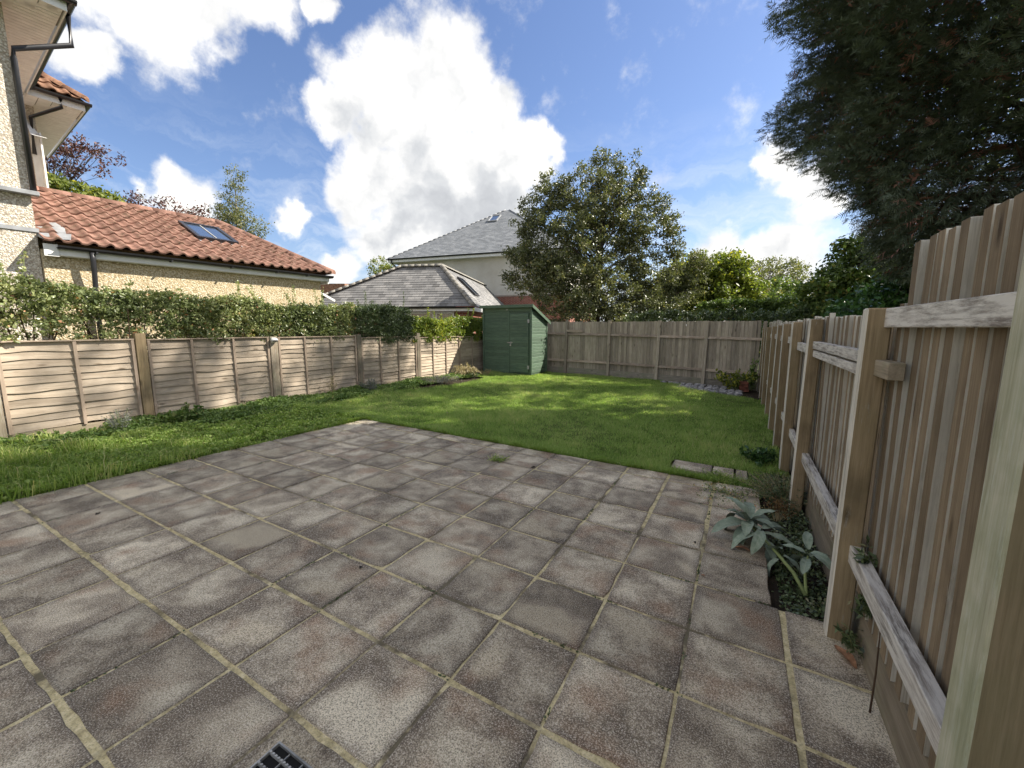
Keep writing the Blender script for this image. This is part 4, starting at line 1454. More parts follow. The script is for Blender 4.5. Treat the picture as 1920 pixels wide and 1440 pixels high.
# roof window on the side slope
an2 = math.atan2(zA - zE, rr_)
sw = MB()
for lo, hi in (((0, 0, 0), (0.9, 0.07, 0.07)), ((0, 1.1, 0), (0.9, 1.17, 0.07)), ((0, 0.07, 0), (0.07, 1.1, 0.07)), ((0.83, 0.07, 0), (0.9, 1.1, 0.07))):
    sw.box(lo, hi)
RMs = Matrix(((0, -math.cos(an2), math.sin(an2)), (1, 0, 0), (0, math.sin(an2), math.cos(an2)))).to_euler()
swo = sw.build('skylight', MATS['black_plastic'], gbn, (-0.62 + 0.02, 2.6, zE + 0.62 * math.tan(an2) + 0.03), RMs)
MB().box((0.07, 0.07, 0.03), (0.83, 1.1, 0.04)).build('pane', MATS['glass'], swo)

# tall rendered house
hd2 = math.radians(-9.4)
th_ = thing('rendered_house', 'tall white rendered house with a new slate pyramid roof behind the bungalow', 'house', (-17.915, 22.228, 0), -hd2)
zE2, r2_ = 6.55, 6.70
zA2 = 11.05
LW2 = 13.6
K = (0, 0, zE2)
KR = (LW2, 0, zE2)
A = (r2_, r2_, zA2)
A2 = (LW2 - r2_ + 0.15, r2_, zA2)
KB = (0, 2 * r2_, zE2)
KRB = (LW2, 2 * r2_, zE2)
tr_ = slate_roof(th_, [(K, KR, A2, A)], MATS['slate_new'], 'front_slope', 34)
slate_roof(th_, [(KB, K, A, A)], MATS['slate_new'], 'left_slope', 30)
slate_roof(th_, [(KR, KRB, A2, A2)], MATS['slate_new'], 'right_slope', 30)
slate_roof(th_, [(KRB, KB, A, A2)], MATS['slate_new'], 'rear_slope', 20)
hr2 = ridge_mesh(0.45, 0.065, MATS['lead'])
ridge_run(tr_, K, A, hr2, 0.45)
ridge_run(tr_, KR, A2, hr2, 0.45)
ww0, ww1 = 0.55, LW2 - 0.55
mb = MB().box((ww0, 0.55, 3.74), (ww1, 2 * r2_ - 0.55, zE2 - 0.10))
mb.build('rendered_wall', MATS['white_render'], th_)
mb = MB().box((7.68, 0.505, 3.76), (ww1 + 0.02, 0.549, zE2 - 0.12))
mb.build('render_panel', MATS['white_render'], th_)
mb = MB().box((ww0 + 0.02, 0.50, -0.45), (ww1 - 0.02, 2 * r2_ - 0.5, 3.74))
wl = mb.build('brick_wall', MATS['red_brick'], th_)
uvw = wl.data.uv_layers.new(name='UVMap')
for p in wl.data.polygons:
    for k in range(p.loop_total):
        co_ = wl.data.vertices[wl.data.loops[p.loop_start + k].vertex_index].co
        uvw.data[p.loop_start + k].uv = ((co_.x, co_.z) if abs(p.normal.y) > 0.5 else (co_.y, co_.z))
MB().box((ww0, 0.47, 3.66), (ww1, 0.499, 3.76)).build('brick_course', MATS['red_brick'], th_)
MB().box((0.0, 0.0, zE2 - 0.26), (LW2, 0.03, zE2 - 0.04)).build('fascia', MATS['upvc'], th_)
MB().box((0.0, 0.031, zE2 - 0.26), (0.03, 2 * r2_, zE2 - 0.04)).build('fascia', MATS['upvc'], th_)
MB().box((0.031, 0.031, zE2 - 0.25), (LW2, 0.60, zE2 - 0.23)).build('soffit', MATS['upvc'], th_)
gutter('gutter', (-0.1, -0.065, zE2 - 0.03), (LW2, -0.065, zE2 - 0.03), 0.075, MATS['black_plastic'], th_, (0, 1, 0))
MB().tube([(0.35, -0.06, zE2 - 0.08), (0.35, -0.06, zE2 - 0.3), (0.85, 0.46, zE2 - 0.9), (0.85, 0.46, 3.3)], 0.05, 8).build('downpipe', MATS['black_plastic'], th_, smooth=True)
MB().tube([(1.4, 0.55, 5.32), (1.4, 0.40, 5.32)], 0.07, 8).build('vent_pipe', MATS['black_plastic'], th_)
an3 = math.atan2(zA2 - zE2, r2_)
sw = MB()
for lo, hi in (((0, 0, 0), (0.8, 0.08, 0.09)), ((0, 1.1, 0), (0.8, 1.18, 0.09)), ((0, 0.08, 0), (0.08, 1.1, 0.09)), ((0.72, 0.08, 0), (0.8, 1.1, 0.09))):
    sw.box(lo, hi)
swo = sw.build('skylight', MATS['lead'], th_, (5.95, 4.70, zE2 + 4.70 * math.tan(an3) + 0.03), (an3, 0, 0))
MB().box((0.08, 0.08, 0.04), (0.72, 1.1, 0.05)).build('pane', MATS['glass'], swo)

# brown roofs farther off
fh = thing('far_house', 'distant house with two brown tiled roofs seen between the extension and the bungalow', 'house', (-25.6, 22.9, 0), 0.5)
mb = MB().box((-4.5, 0.4, -0.45), (2.2, 6.0, 3.6))
mb.build('wall', MATS['red_brick'], fh)
slate_roof(fh, [((-5, 0, 3.6), (1.4, 0, 3.6), (0.9, 3.0, 5.55), (-4, 3.0, 5.55))], MATS['old_tile'], 'roof', 12)
MB().box((-1.3, 1.0, 3.4), (1.0, 4.0, 5.35)).build('dormer', MATS['old_tile'], fh)
slate_roof(fh, [((1.05, 0.6, 4.5), (3.1, 0.6, 4.3), (1.3, 3.0, 5.45), (1.06, 3.0, 5.45))], MATS['old_tile'], 'side_roof', 8)
# ------------------------------------------------------------------ foliage generators
def unit(v):
    return v / np.maximum(np.linalg.norm(v, axis=-1, keepdims=True), 1e-9)


def leaf_arrays(c, d, nrm, length, width, fold=0.15):
    """c centres (n,3); d leaf axis; nrm leaf normal; length, width arrays -> verts, tris"""
    n = len(c)
    s = unit(np.cross(d, nrm))
    nn = unit(np.cross(s, d))
    L = length[:, None]
    Wd = width[:, None]
    a = c - d * L * 0.5
    b = c + s * Wd * 0.5 + nn * Wd * fold
    t = c + d * L * 0.5
    e = c - s * Wd * 0.5 + nn * Wd * fold
    v = np.stack([a, b, t, e], 1).reshape(-1, 3)
    i = np.arange(n)[:, None] * 4
    f = np.concatenate([i + np.array([[0, 1, 2]]), i + np.array([[0, 2, 3]])], 1).reshape(-1, 3)
    return v, f


def rand_unit(rs, n):
    return unit(rs.normal(size=(n, 3)))


def scatter_leaves(rs, centers, per, spread, length, width, up=0.3, droop=0.0, jl=0.35, out=None, outw=0.0):
    """clumps of leaves round the centres"""
    n = len(centers) * per
    c = np.repeat(centers, per, 0) + rs.normal(size=(n, 3)) * np.asarray(spread) * 0.55
    d = rand_unit(rs, n)
    d[:, 2] -= droop
    if out is not None:
        d = d + np.repeat(out, per, 0) * outw
    d = unit(d)
    nr = rand_unit(rs, n)
    nr[:, 2] += up
    nr = unit(nr)
    L = length * (1 + jl * (rs.rand(n) * 2 - 1))
    Wd = width * (1 + jl * (rs.rand(n) * 2 - 1))
    return c, d, nr, L, Wd


def sample_ells(rs, ells, n, inner=0.45):
    w_ = np.array([(e[3] * e[3] * e[4]) ** (2 / 3) for e in ells])
    w_ /= w_.sum()
    pick = rs.choice(len(ells), n, p=w_)
    E = np.array([[e[0], e[1], e[2], e[3], e[4]] for e in ells])[pick]
    dirs = rand_unit(rs, n)
    rad = 1 - inner * rs.rand(n) ** 1.4
    p = E[:, :3] + dirs * rad[:, None] * np.stack([E[:, 3], E[:, 3], E[:, 4]], 1)
    return p, dirs


def limb_tubes(rs, base, trunk_top, targets, r0, n_side=5, r_tip=0.008):
    m2 = MB()
    b = Vector(base)
    tt = Vector(trunk_top)
    mid = b.lerp(tt, 0.5) + Vector((rs.normal() * 0.06, rs.normal() * 0.06, 0))
    m2.tube([b, mid, tt], [r0 * 1.15, r0 * 0.85, r0 * 0.45], 8)
    h = tt.z - b.z
    for tgt in targets:
        tg = Vector(tgt)
        f = min(0.97, max(0.25, (tg.z - b.z) / max(h, 0.1) * 0.75 + rs.normal() * 0.06))
        st = b.lerp(mid, f * 2) if f < 0.5 else mid.lerp(tt, (f - 0.5) * 2)
        ln = (tg - st).length
        c1 = st.lerp(tg, 0.4) + Vector((rs.normal() * 0.08 * ln, rs.normal() * 0.08 * ln, 0.12 * ln * rs.rand()))
        c2 = st.lerp(tg, 0.75) + Vector((rs.normal() * 0.05 * ln, rs.normal() * 0.05 * ln, 0.06 * ln * rs.rand()))
        rr = max(r_tip * 1.6, r0 * (0.10 + 0.05 * ln / max(h, 1)))
        m2.tube([st, c1, c2, tg], [rr, rr * 0.7, rr * 0.45, r_tip], n_side, cap=False)
    return m2


def broad_tree(name, label, base, ells, nclump, per, ll, lw, mat, bark='bark', cl=0.28, trunk=None, r0=0.12, inner=0.5,
               up=0.3, droop=0.0, seed=1, cat='tree', group=None, nlimb=40, tint_pow=1.0, part='crown'):
    rs = np.random.RandomState(seed)
    t = thing(name, label, cat, base, 0, group)
    B = np.array(base)
    cen, out = sample_ells(rs, ells, nclump, inner)
    c, d, nr, L, Wd = scatter_leaves(rs, cen, per, (cl, cl, cl * 0.75), ll, lw, up, droop, out=out, outw=0.35)
    v, f = leaf_arrays(c - B, d, nr, L, Wd)
    ct = rs.rand(nclump) * 0.5
    tint = np.clip(np.repeat(ct, per) + rs.rand(len(c)) ** tint_pow * 0.5, 0, 1)
    hot = rs.rand(len(c)) < 0.02
    tint[hot] = 1.0
    put(part, bulk_mesh(part, v, f, MATS[mat], np.repeat(tint, 4)), t)
    ctr = np.array([e[:3] for e in ells])
    ttop = trunk if trunk is not None else (base[0] * 0.5 + ctr[:, 0].mean() * 0.5, base[1] * 0.5 + ctr[:, 1].mean() * 0.5, ctr[:, 2].max())
    tg = cen[rs.choice(nclump, min(nlimb, nclump), replace=False)]
    m2 = limb_tubes(rs, (0, 0, 0), tuple(np.array(ttop) - B), [tuple(q - B) for q in tg], r0)
    put('trunk', m2.mesh('trunk', MATS[bark], smooth=True), t)
    return t


HOLLY = [(-0.49,16.27,6.14,1.83,1.83), (-1.34,15.58,4.75,1.72,1.83), (-0.01,16.72,7.31,1.07,1.07), (0.74,17.45,5.62,1.55,1.88), (-2.42,14.86,4.01,1.07,1.29), (-0.68,15.92,3.26,2.26,1.28), (1.49,17.32,3.62,1.53,1.20), (-2.72,14.97,5.71,0.64,0.97), (1.03,17.29,7.20,0.54,0.75), (2.62,18.25,3.32,1.11,1.00), (-2.04,15.51,6.77,0.75,1.07), (-0.5,16.2,1.9,2.4,1.1), (1.6,17.0,2.2,1.9,1.1), (-0.35,16.5,8.2,0.35,0.5), (0.95,17.2,7.9,0.3,0.55), (-1.35,15.9,7.3,0.4,0.6), (-3.3,14.8,4.6,0.5,0.4), (-3.2,14.6,3.5,0.45,0.5), (2.3,17.8,5.5,0.5,0.6), (1.9,17.6,6.5,0.45,0.5), (3.4,18.4,4.2,0.6,0.4), (2.5,18.0,4.6,0.5,0.5)]
broad_tree('holly_tree', 'large dark glossy evergreen tree rising behind the back fence', (-0.3, 16.3, -0.4), HOLLY, 1700, 52, 0.115, 0.055, 'holly_leaf',
           cl=0.21, r0=0.22, trunk=(-0.1, 16.6, 6.8), seed=3, nlimb=110, inner=0.75)
YELLOW = [(3.02,20.17,3.82,1.45,0.96), (4.26,20.92,4.18,1.08,0.67), (2.04,19.46,2.75,1.20,0.72), (3.72,20.41,2.87,1.45,0.84), (5.16,21.29,3.35,0.72,0.60)]
broad_tree('autumn_tree', 'spreading yellow-green leafy tree to the right of the evergreen', (3.2, 20.3, -0.4), YELLOW, 420, 46, 0.17, 0.10, 'yellow_leaf',
           cl=0.30, r0=0.13, trunk=(3.3, 20.4, 3.5), seed=4, nlimb=50, inner=0.7, up=1.2)
broad_tree('distant_tree', 'pale airy round-headed tree far behind the hedge, branches showing', (6.6, 50, -0.4),
           [(7.05,50.08,6.6,3.9,2.1), (3.95,48.33,6.6,1.8,1.5)], 420, 20, 0.22, 0.13, 'birch_leaf', 'bark_grey', cl=0.34, r0=0.28, trunk=(6.9, 50, 5.6), seed=5, nlimb=170, inner=0.45)
broad_tree('maple_bush', 'orange autumn maple showing over the far hedge', (5.36, 30.1, -0.4), [(5.36,30.11,3.55,1.15,0.50), (5.2,30.2,2.5,1.3,0.9)], 90, 40, 0.16, 0.12, 'orange_leaf', cl=0.25, r0=0.08, seed=6, cat='tree', nlimb=14)
for i_, (e, lab, mt) in enumerate((((6.68,26.21,3.40,1.05,0.85), 'round dark green bush above the far hedge', 'green_leaf'),
                                   ((5.77,29.19,3.55,1.1,0.75), 'yellow-green bush beside the orange maple', 'yellow_leaf'),
                                   ((8.08,29.27,3.30,1.3,0.75), 'pale yellowish bush right of the round dark bush', 'birch_leaf'))):
    broad_tree('far_bush', lab, (e[0], e[1], -0.4), [e, (e[0], e[1], 2.2, e[3], 1.1)], 120, 40, 0.14, 0.09, mt, cl=0.24, r0=0.06, seed=20 + i_, cat='bush', group='bushes above the far hedge', nlimb=12)
broad_tree('fence_tree', 'green leafy tree under the conifer beyond the side fence', (8.0, 15.3, -0.4),
           [(7.97,15.32,3.19,0.94,0.80), (7.33,14.87,2.65,0.80,0.65), (8.42,15.48,2.65,0.9,0.72), (7.75,15.30,3.75,0.42,0.50), (8.9, 15.6, 3.2, 0.9, 0.9), (7.6, 15.2, 1.9, 1.2, 0.8)], 420, 44, 0.12, 0.075, 'green_leaf', cl=0.24, r0=0.09, seed=7, nlimb=45, inner=0.7)
broad_tree('laurel_bush', 'glossy bright green laurel bush against the side fence', (7.4, 9.7, -0.4),
           [(7.43,9.66,2.10,0.54,0.40), (6.95,9.30,1.90,0.42,0.30), (7.85,9.91,2.24,0.5,0.42), (7.5, 9.7, 1.3, 0.7, 0.8), (6.7, 8.3, 1.75, 0.32, 0.24)], 190, 34, 0.12, 0.055, 'laurel_leaf', cl=0.16, r0=0.05, seed=8, cat='bush', nlimb=20)
broad_tree('silver_birch', 'slender silver birch rising behind the red tiled roof', (-21.2, 13.6, -0.4),
           [(-21.30,13.81,9.9,0.55,1.05), (-21.02,13.74,7.79,1.26,1.41), (-21.74,13.44,8.31,0.95,1.09), (-20.18,14.16,7.18,0.78,0.78), (-21.3, 13.7, 6.0, 1.5, 1.2)], 240, 34, 0.115, 0.06, 'birch_leaf', 'bark_grey', cl=0.26, r0=0.07, trunk=(-21.3, 13.8, 9.6), droop=0.8, seed=9, nlimb=70, inner=0.8)
broad_tree('purple_plum', 'sparse purple-leaved tree just above the tiled ridge', (-17.6, 8.6, -0.4),
           [(-17.60,8.57,6.55,1.76,0.68), (-16.15,9.34,6.33,0.75,0.62), (-19.16,7.75,6.9,0.70,0.5)], 120, 20, 0.11, 0.06, 'purple_leaf', cl=0.22, r0=0.10, seed=10, nlimb=60, trunk=(-17.4, 8.6, 6.4))
broad_tree('copper_beech', 'copper-leaved branches reaching out beside the house eaves', (-20.6, 6.1, -0.4),
           [(-19.88,6.46,8.69,1.2,0.85), (-20.30,6.09,7.81,1.11,0.66), (-19.00,6.84,8.79,1.0,0.38), (-20.52,6.24,9.56,0.66,0.55), (-18.4,7.1,8.75,0.7,0.22), (-18.9,6.9,8.0,0.8,0.25), (-21.5, 5.6, 9.0, 1.8, 1.8)], 150, 26, 0.12, 0.06, 'purple_leaf', cl=0.22, r0=0.16, seed=12, nlimb=70, trunk=(-20.9, 6.0, 9.2), droop=0.3)
broad_tree('walnut_bush', 'green broad-leaved bush between the copper branches and the ridge', (-16.6, 5.6, -0.4),
           [(-16.77,5.54,6.40,0.85,0.55), (-15.73,6.09,6.20,0.6,0.32), (-16.8, 5.5, 5.3, 1.2, 0.9)], 130, 30, 0.17, 0.10, 'yellow_leaf', cl=0.22, r0=0.09, seed=13, cat='bush', nlimb=18)
broad_tree('small_tree', 'small green tree peeping over the bungalow roof by the white house', (-20.0, 23.4, -0.4),
           [(-19.6,23.3,6.15,1.10,0.85), (-19.9, 23.4, 4.9, 1.3, 1.1)], 110, 40, 0.13, 0.08, 'yellow_leaf', cl=0.24, r0=0.08, seed=14, nlimb=14)


# conifer and the taller trees that shade the garden
def spray_layer(rs, zs, rsd, n, lo, hi, L, k, wmin, wvar, brown_p):
    zz = rs.uniform(zs[0], zs[-1], n * 3)
    rmax = np.interp(zz, zs, rsd)
    keep = rs.rand(n * 3) < (rmax / rsd.max())
    zz, rmax = zz[keep][:n], rmax[keep][:n]
    n = len(zz)
    th = rs.rand(n) * 2 * math.pi
    lobe = 1 + 0.12 * np.sin(th * 5 + zz * 2.3) + 0.09 * np.sin(th * 9 - zz * 3.7) + 0.05 * np.sin(th * 17 + zz * 7)
    rad = rmax * lobe * (lo + (hi - lo) * rs.rand(n) ** 0.7)
    out = np.stack([np.cos(th), np.sin(th), np.zeros(n)], 1)
    p = out * rad[:, None]
    p[:, 2] = zz
    ax = unit(out + rs.normal(size=(n, 3)) * 0.35 + np.array([0, 0, 0.12]) - np.array([0, 0, 0.45]) * (zz < zs[0] + 1.2)[:, None])
    pn = unit(np.cross(ax, unit(np.cross(np.array([0, 0, 1.0])[None], ax) + rs.normal(size=(n, 3)) * 0.5)))
    sd = unit(np.cross(ax, pn))
    Ls = L * (0.7 + 0.6 * rs.rand(n))
    clump = 0.5 + 0.5 * np.sin(th * 7 + 2 * np.sin(zz * 2.1)) * np.sin(zz * 3.3 + 2 * np.sin(th * 4))
    base_t = 0.15 + 0.35 * clump + 0.2 * rs.rand(n)
    brown = rs.rand(n) < brown_p
    vs, tint = [], []
    for j in range(k):
        tt = (j + 0.3) / k
        sgn = 1 if j % 2 else -1
        st = p + ax * (Ls * tt)[:, None] - np.array([0, 0, 1.0]) * (Ls * 0.18 * tt * tt)[:, None]
        reach = Ls * (0.46 * (1 - tt) + 0.08) * (0.8 + 0.4 * rs.rand(n))
        tip = st + ax * (Ls * 0.24)[:, None] + sd * (sgn * reach)[:, None] + pn * (rs.normal(size=n) * 0.02)[:, None] - np.array([0, 0, 1.0]) * (reach * 0.25)[:, None]
        wdt = ax * (wmin + wvar * rs.rand(n))[:, None]
        vs.append(np.stack([st - wdt * 0.6, tip, st + wdt], 1))
        tn = np.clip(base_t + rs.rand(n) * 0.2, 0, 0.85)
        tn[brown] = 1.0
        tint.append(np.repeat(tn, 3).reshape(n, 3))
    return np.stack(vs, 1).reshape(-1, 3), np.stack(tint, 1).reshape(-1)


def conifer(name, label, base, prof, seed):
    """prof: list of (z, radius)"""
    rs = np.random.RandomState(seed)
    t = thing(name, label, 'tree', base)
    zs = np.array([p[0] for p in prof], float)
    rsd = np.array([p[1] for p in prof], float)
    for lay, (n, lo, hi, L, k, w0, w1, bp) in (('crown', (80000, 0.70, 0.985, 0.15, 13, 0.006, 0.008, 0.015)), ('inner_crown', (16000, 0.30, 0.86, 0.26, 9, 0.016, 0.018, 0.25))):
        v, tn = spray_layer(rs, zs, rsd, n, lo, hi, L, k, w0, w1, bp)
        put(lay, bulk_mesh(lay, v, np.arange(len(v)).reshape(-1, 3), MATS['conifer_leaf'], tn), t)
    m2 = MB()
    m2.tube([(0, 0, 0), (0.05, 0, zs[-1] * 0.5), (0, 0.05, zs[-1])], [0.26, 0.17, 0.03], 8)
    for i2 in range(170):
        z_ = rs.uniform(zs[0] - 0.3, zs[-1] - 0.5)
        a = rs.rand() * 2 * math.pi
        rm = np.interp(z_, zs, rsd) * 0.92
        m2.tube([(0, 0, z_ - 0.25), (math.cos(a) * rm * 0.5, math.sin(a) * rm * 0.5, z_ - 0.02), (math.cos(a) * rm, math.sin(a) * rm, z_ + 0.22)], [0.045, 0.03, 0.01], 5, cap=False)
    put('trunk', m2.mesh('trunk', MATS['twig_brown'], smooth=True), t)
    return t


conifer('conifer', 'huge dark conifer overhanging the right side fence', (8.6, 8.2, -0.4),
        [(2.75, 1.25), (3.3, 1.75), (4.0, 2.1), (4.75, 2.6), (6.0, 3.15), (6.8, 3.05), (8.0, 2.65), (10, 2.1), (12.2, 1.4), (14.2, 0.2)], 31)
GT = 'tall trees beyond the side fence'
broad_tree('tall_tree', 'tall tree hidden behind the dark conifer, nearer the back fence', (14.0, 22.0, -0.4),
           [(13.6,21.4,20.6,2.3,3.0), (13.6,21.2,20.8,2.2,2.8), (13.5,21.6,20.4,2.1,2.8), (14.6,22.4,16.8,2.6,3.4), (14.0,22.8,13.0,3.2,3.0), (12.6,21.4,12.0,2.6,3.0), (13.8,23.2,9.5,3.2,3.0)], 430, 11, 0.28, 0.19, 'green_leaf', cl=0.5, r0=0.3, seed=41, nlimb=80, inner=0.85,
           trunk=(14.0, 22.0, 18.0), group=GT)
broad_tree('tall_tree', 'tall tree hidden behind the dark conifer, farther right', (13.6, 17.4, -0.4),
           [(13.4,17.6,19.8,2.5,3.2), (13.4,17.4,20.2,2.3,2.8), (13.4,17.8,20.0,2.2,2.8), (14.4,15.4,17.6,3.0,3.4), (13.0,17.0,13.0,3.4,3.2), (12.2,18.8,12.0,2.6,3.0), (14.2,16.0,10.0,3.2,3.0)], 430, 11, 0.28, 0.19, 'green_leaf', cl=0.5, r0=0.3, seed=43, nlimb=80, inner=0.85,
           trunk=(13.6, 17.4, 17.0), group=GT)
broad_tree('tall_tree', 'tall tree standing right of the picture beyond the side fence', (17.0, 11.5, -0.4),
           [(16.6,11.6,13.0,3.6,3.6), (17.6,13.6,11.0,3.6,4.0), (16.0,12.4,8.6,3.0,3.0), (17.0,9.6,9.0,3.0,3.4), (16.8,11.8,16.5,2.6,2.6)], 800, 36, 0.30, 0.20, 'green_leaf', cl=0.5, r0=0.4, seed=42, nlimb=80, inner=0.85,
           trunk=(17.0, 12.0, 14.0), group=GT)


# ------------------------------------------------------------------ hedges
def hedge(name, label, x0, x1, ya, yb_, top, bot, n, ll, lw, mat, seed, group=None, sprig=0, gap=0.0, gapz=0.5, per=30):
    """top, bot: functions of y giving the hedge's top and bottom"""
    rs = np.random.RandomState(seed)
    base = ((x0 + x1) / 2, (ya + yb_) / 2, -0.1)
    t = thing(name, label, 'hedge', base, 0, group)
    B = np.array(base)
    ys_ = rs.uniform(ya, yb_, n)
    tp = np.array([top(y) for y in ys_])
    bt = np.array([bot(y) for y in ys_])
    u = rs.rand(n)
    z = bt + (tp - bt) * (1 - u ** 1.25)
    bulge = 1 + 0.22 * np.sin(ys_ * 3.1 + z * 2) + 0.12 * np.sin(ys_ * 7.7 - z * 5)
    x = (x0 + x1) / 2 + (rs.rand(n) * 2 - 1) * (x1 - x0) / 2 * bulge
    # more towards the garden face and the top
    face = rs.rand(n) < 0.45
    x[face] = x1 - (x1 - x0) * 0.18 * rs.rand(face.sum()) + (bulge[face] - 1) * 0.16
    keep = rs.rand(n) > gap * np.clip((gapz - (z - bt) / (tp - bt)) / gapz, 0, 1)
    cen = np.stack([x, ys_, z], 1)[keep]
    nc = len(cen)
    out = np.tile(np.array([[0.6, 0, 0.5]]), (nc, 1))
    c, d, nr, L, Wd = scatter_leaves(rs, cen, per, (0.075, 0.085, 0.06), ll, lw, 0.6, 0.0, out=out, outw=0.5)
    v, f = leaf_arrays(c - B, d, nr, L, Wd)
    patch = 0.25 + 0.25 * np.sin(cen[:, 1] * 2.2 + 1.3 * np.sin(cen[:, 2] * 3))
    tint = np.clip(np.repeat(patch * 0.55 + rs.rand(nc) * 0.5 - 0.12, per) + rs.rand(len(c)) * 0.32, 0, 0.93)
    tint[rs.rand(len(c)) < 0.012] = 1.0
    put('foliage', bulk_mesh('foliage', v, f, MATS[mat], np.repeat(tint, 4)), t)
    m2 = MB()
    for i_ in range(int((yb_ - ya) * 9)):
        y = rs.uniform(ya, yb_)
        xx = rs.uniform(x0 + 0.1, x1 - 0.1)
        zt = top(y) - 0.1
        m2.tube([(xx - B[0], y - B[1], 0.0), (xx + rs.normal() * 0.08 - B[0], y + rs.normal() * 0.1 - B[1], zt * 0.5), (xx + rs.normal() * 0.14 - B[0], y + rs.normal() * 0.2 - B[1], zt)], [0.018, 0.012, 0.005], 5, cap=False)
    put('stems', m2.mesh('stems', MATS['twig_brown']), t)
    if sprig:
        for i_ in range(sprig):
            m3 = MB()
            cs = []
            y = rs.uniform(ya, yb_)
            hh = rs.uniform(0.12, 0.55)
            p0 = np.array([rs.uniform(x0 + 0.1, x1), y, top(y) - 0.08])
            p1 = p0 + np.array([rs.normal() * 0.06, rs.normal() * 0.12, hh])
            m3.tube([tuple(p0 - B), tuple((p0 + p1) / 2 + np.array([0.02, 0.02, 0]) - B), tuple(p1 - B)], [0.006, 0.004, 0.002], 4, cap=False)
            for q in np.linspace(0.15, 1, 12):
                cs.append(p0 + (p1 - p0) * q)
            cs = np.array(cs)
            c, d, nr, L, Wd = scatter_leaves(rs, cs, 4, 0.035, ll * 0.9, lw * 0.9, 0.3)
            v, f = leaf_arrays(c - B, d, nr, L, Wd)
            sp_ = put('sprig', m3.mesh('sprig', MATS['stem_green']), t)
            put('leaves', bulk_mesh('leaves', v, f, MATS[mat], np.repeat(rs.rand(len(c)) * 0.6 + 0.3, 4)), sp_)
    return t


GRP = 'hedging along the lap fence'
hedge('hedge', 'loose small-leaved hedge spilling over the fence below the house corner', -3.95, -3.10, -1.2, 3.1,
      lambda y: 2.20 + 0.05 * math.sin(y * 2.5) - 0.09 * max(0, y - 1.6), lambda y: 1.38 + 0.05 * math.sin(y * 4), 1150, 0.055, 0.033, 'hedge_leaf', 51, GRP, 4, 0.8, 0.62)
hedge('hedge', 'clipped mid-green hedge in front of the yellow extension wall', -3.95, -3.16, 3.1, 6.6,
      lambda y: 2.06 + 0.05 * math.sin(y * 2.1) + 0.04 * math.sin(y * 5), lambda y: 1.30, 1300, 0.054, 0.033, 'hedge_leaf', 52, GRP, 13, 0.35, 0.4)
hedge('hedge', 'dark dense hedge shrub in front of the slate bungalow roof', -4.0, -3.06, 6.6, 8.6,
      lambda y: 2.04 + 0.10 * math.sin((y - 6.6) * 1.6), lambda y: 1.22, 800, 0.050, 0.028, 'hedge_dark', 53, GRP, 6)
hedge('hedge', 'bright yellow-green hedge between the dark shrub and the shed', -4.0, -3.08, 8.5, 12.6,
      lambda y: 1.80 + 0.05 * math.sin(y * 3) + 0.05 * max(0, y - 10), lambda y: 1.16, 1300, 0.060, 0.038, 'hedge_bright', 54, GRP, 12)


def box_hedge(name, label, x0, x1, y0, y1, z1, n, mat, seed, ll=0.10, lw=0.065):
    rs = np.random.RandomState(seed)
    base = ((x0 + x1) / 2, (y0 + y1) / 2, -0.4)
    B = np.array(base)
    t = thing(name, label, 'hedge', base)
    c0 = np.stack([rs.uniform(x0, x1, n), rs.uniform(y0, y1, n), z1 - (z1 - 0.2) * rs.rand(n) ** 1.6], 1)
    face = rs.rand(n) < 0.5
    c0[face, 1] = y0 + 0.15 * rs.rand(face.sum())
    c0[:, 2] += 0.05 * np.sin(c0[:, 0] * 3)
    c, d, nr, L, Wd = scatter_leaves(rs, c0, 30, (0.15, 0.12, 0.10), ll, lw, 0.8)
    v, f = leaf_arrays(c - B, d, nr, L, Wd)
    put('foliage', bulk_mesh('foliage', v, f, MATS[mat], np.repeat(np.clip(np.repeat(rs.rand(n) * 0.6, 30) + rs.rand(len(c)) * 0.35, 0, 0.95), 4)), t)
    m2 = MB()
    for i_ in range(int((x1 - x0) * 4)):
        xx, yy = rs.uniform(x0, x1) - B[0], rs.uniform(y0 + 0.2, y1 - 0.1) - B[1]
        m2.tube([(xx, yy, 0), (xx + rs.normal() * 0.1, yy, z1 * 0.5), (xx + rs.normal() * 0.2, yy, z1)], [0.03, 0.02, 0.006], 5, cap=False)
    put('stems', m2.mesh('stems', MATS['twig_brown']), t)
    return t


box_hedge('hedge', 'clipped green hedge with a bright flat top beyond the back right corner', 3.6, 9.5, 17.2, 18.3, 2.55, 700, 'green_leaf', 61)
box_hedge('hedge', 'dark hedge foliage directly behind the back fence', 1.5, 6.8, 14.3, 15.2, 2.05, 420, 'hedge_dark', 62)

# ------------------------------------------------------------------ grass
rs = np.random.RandomState(77)


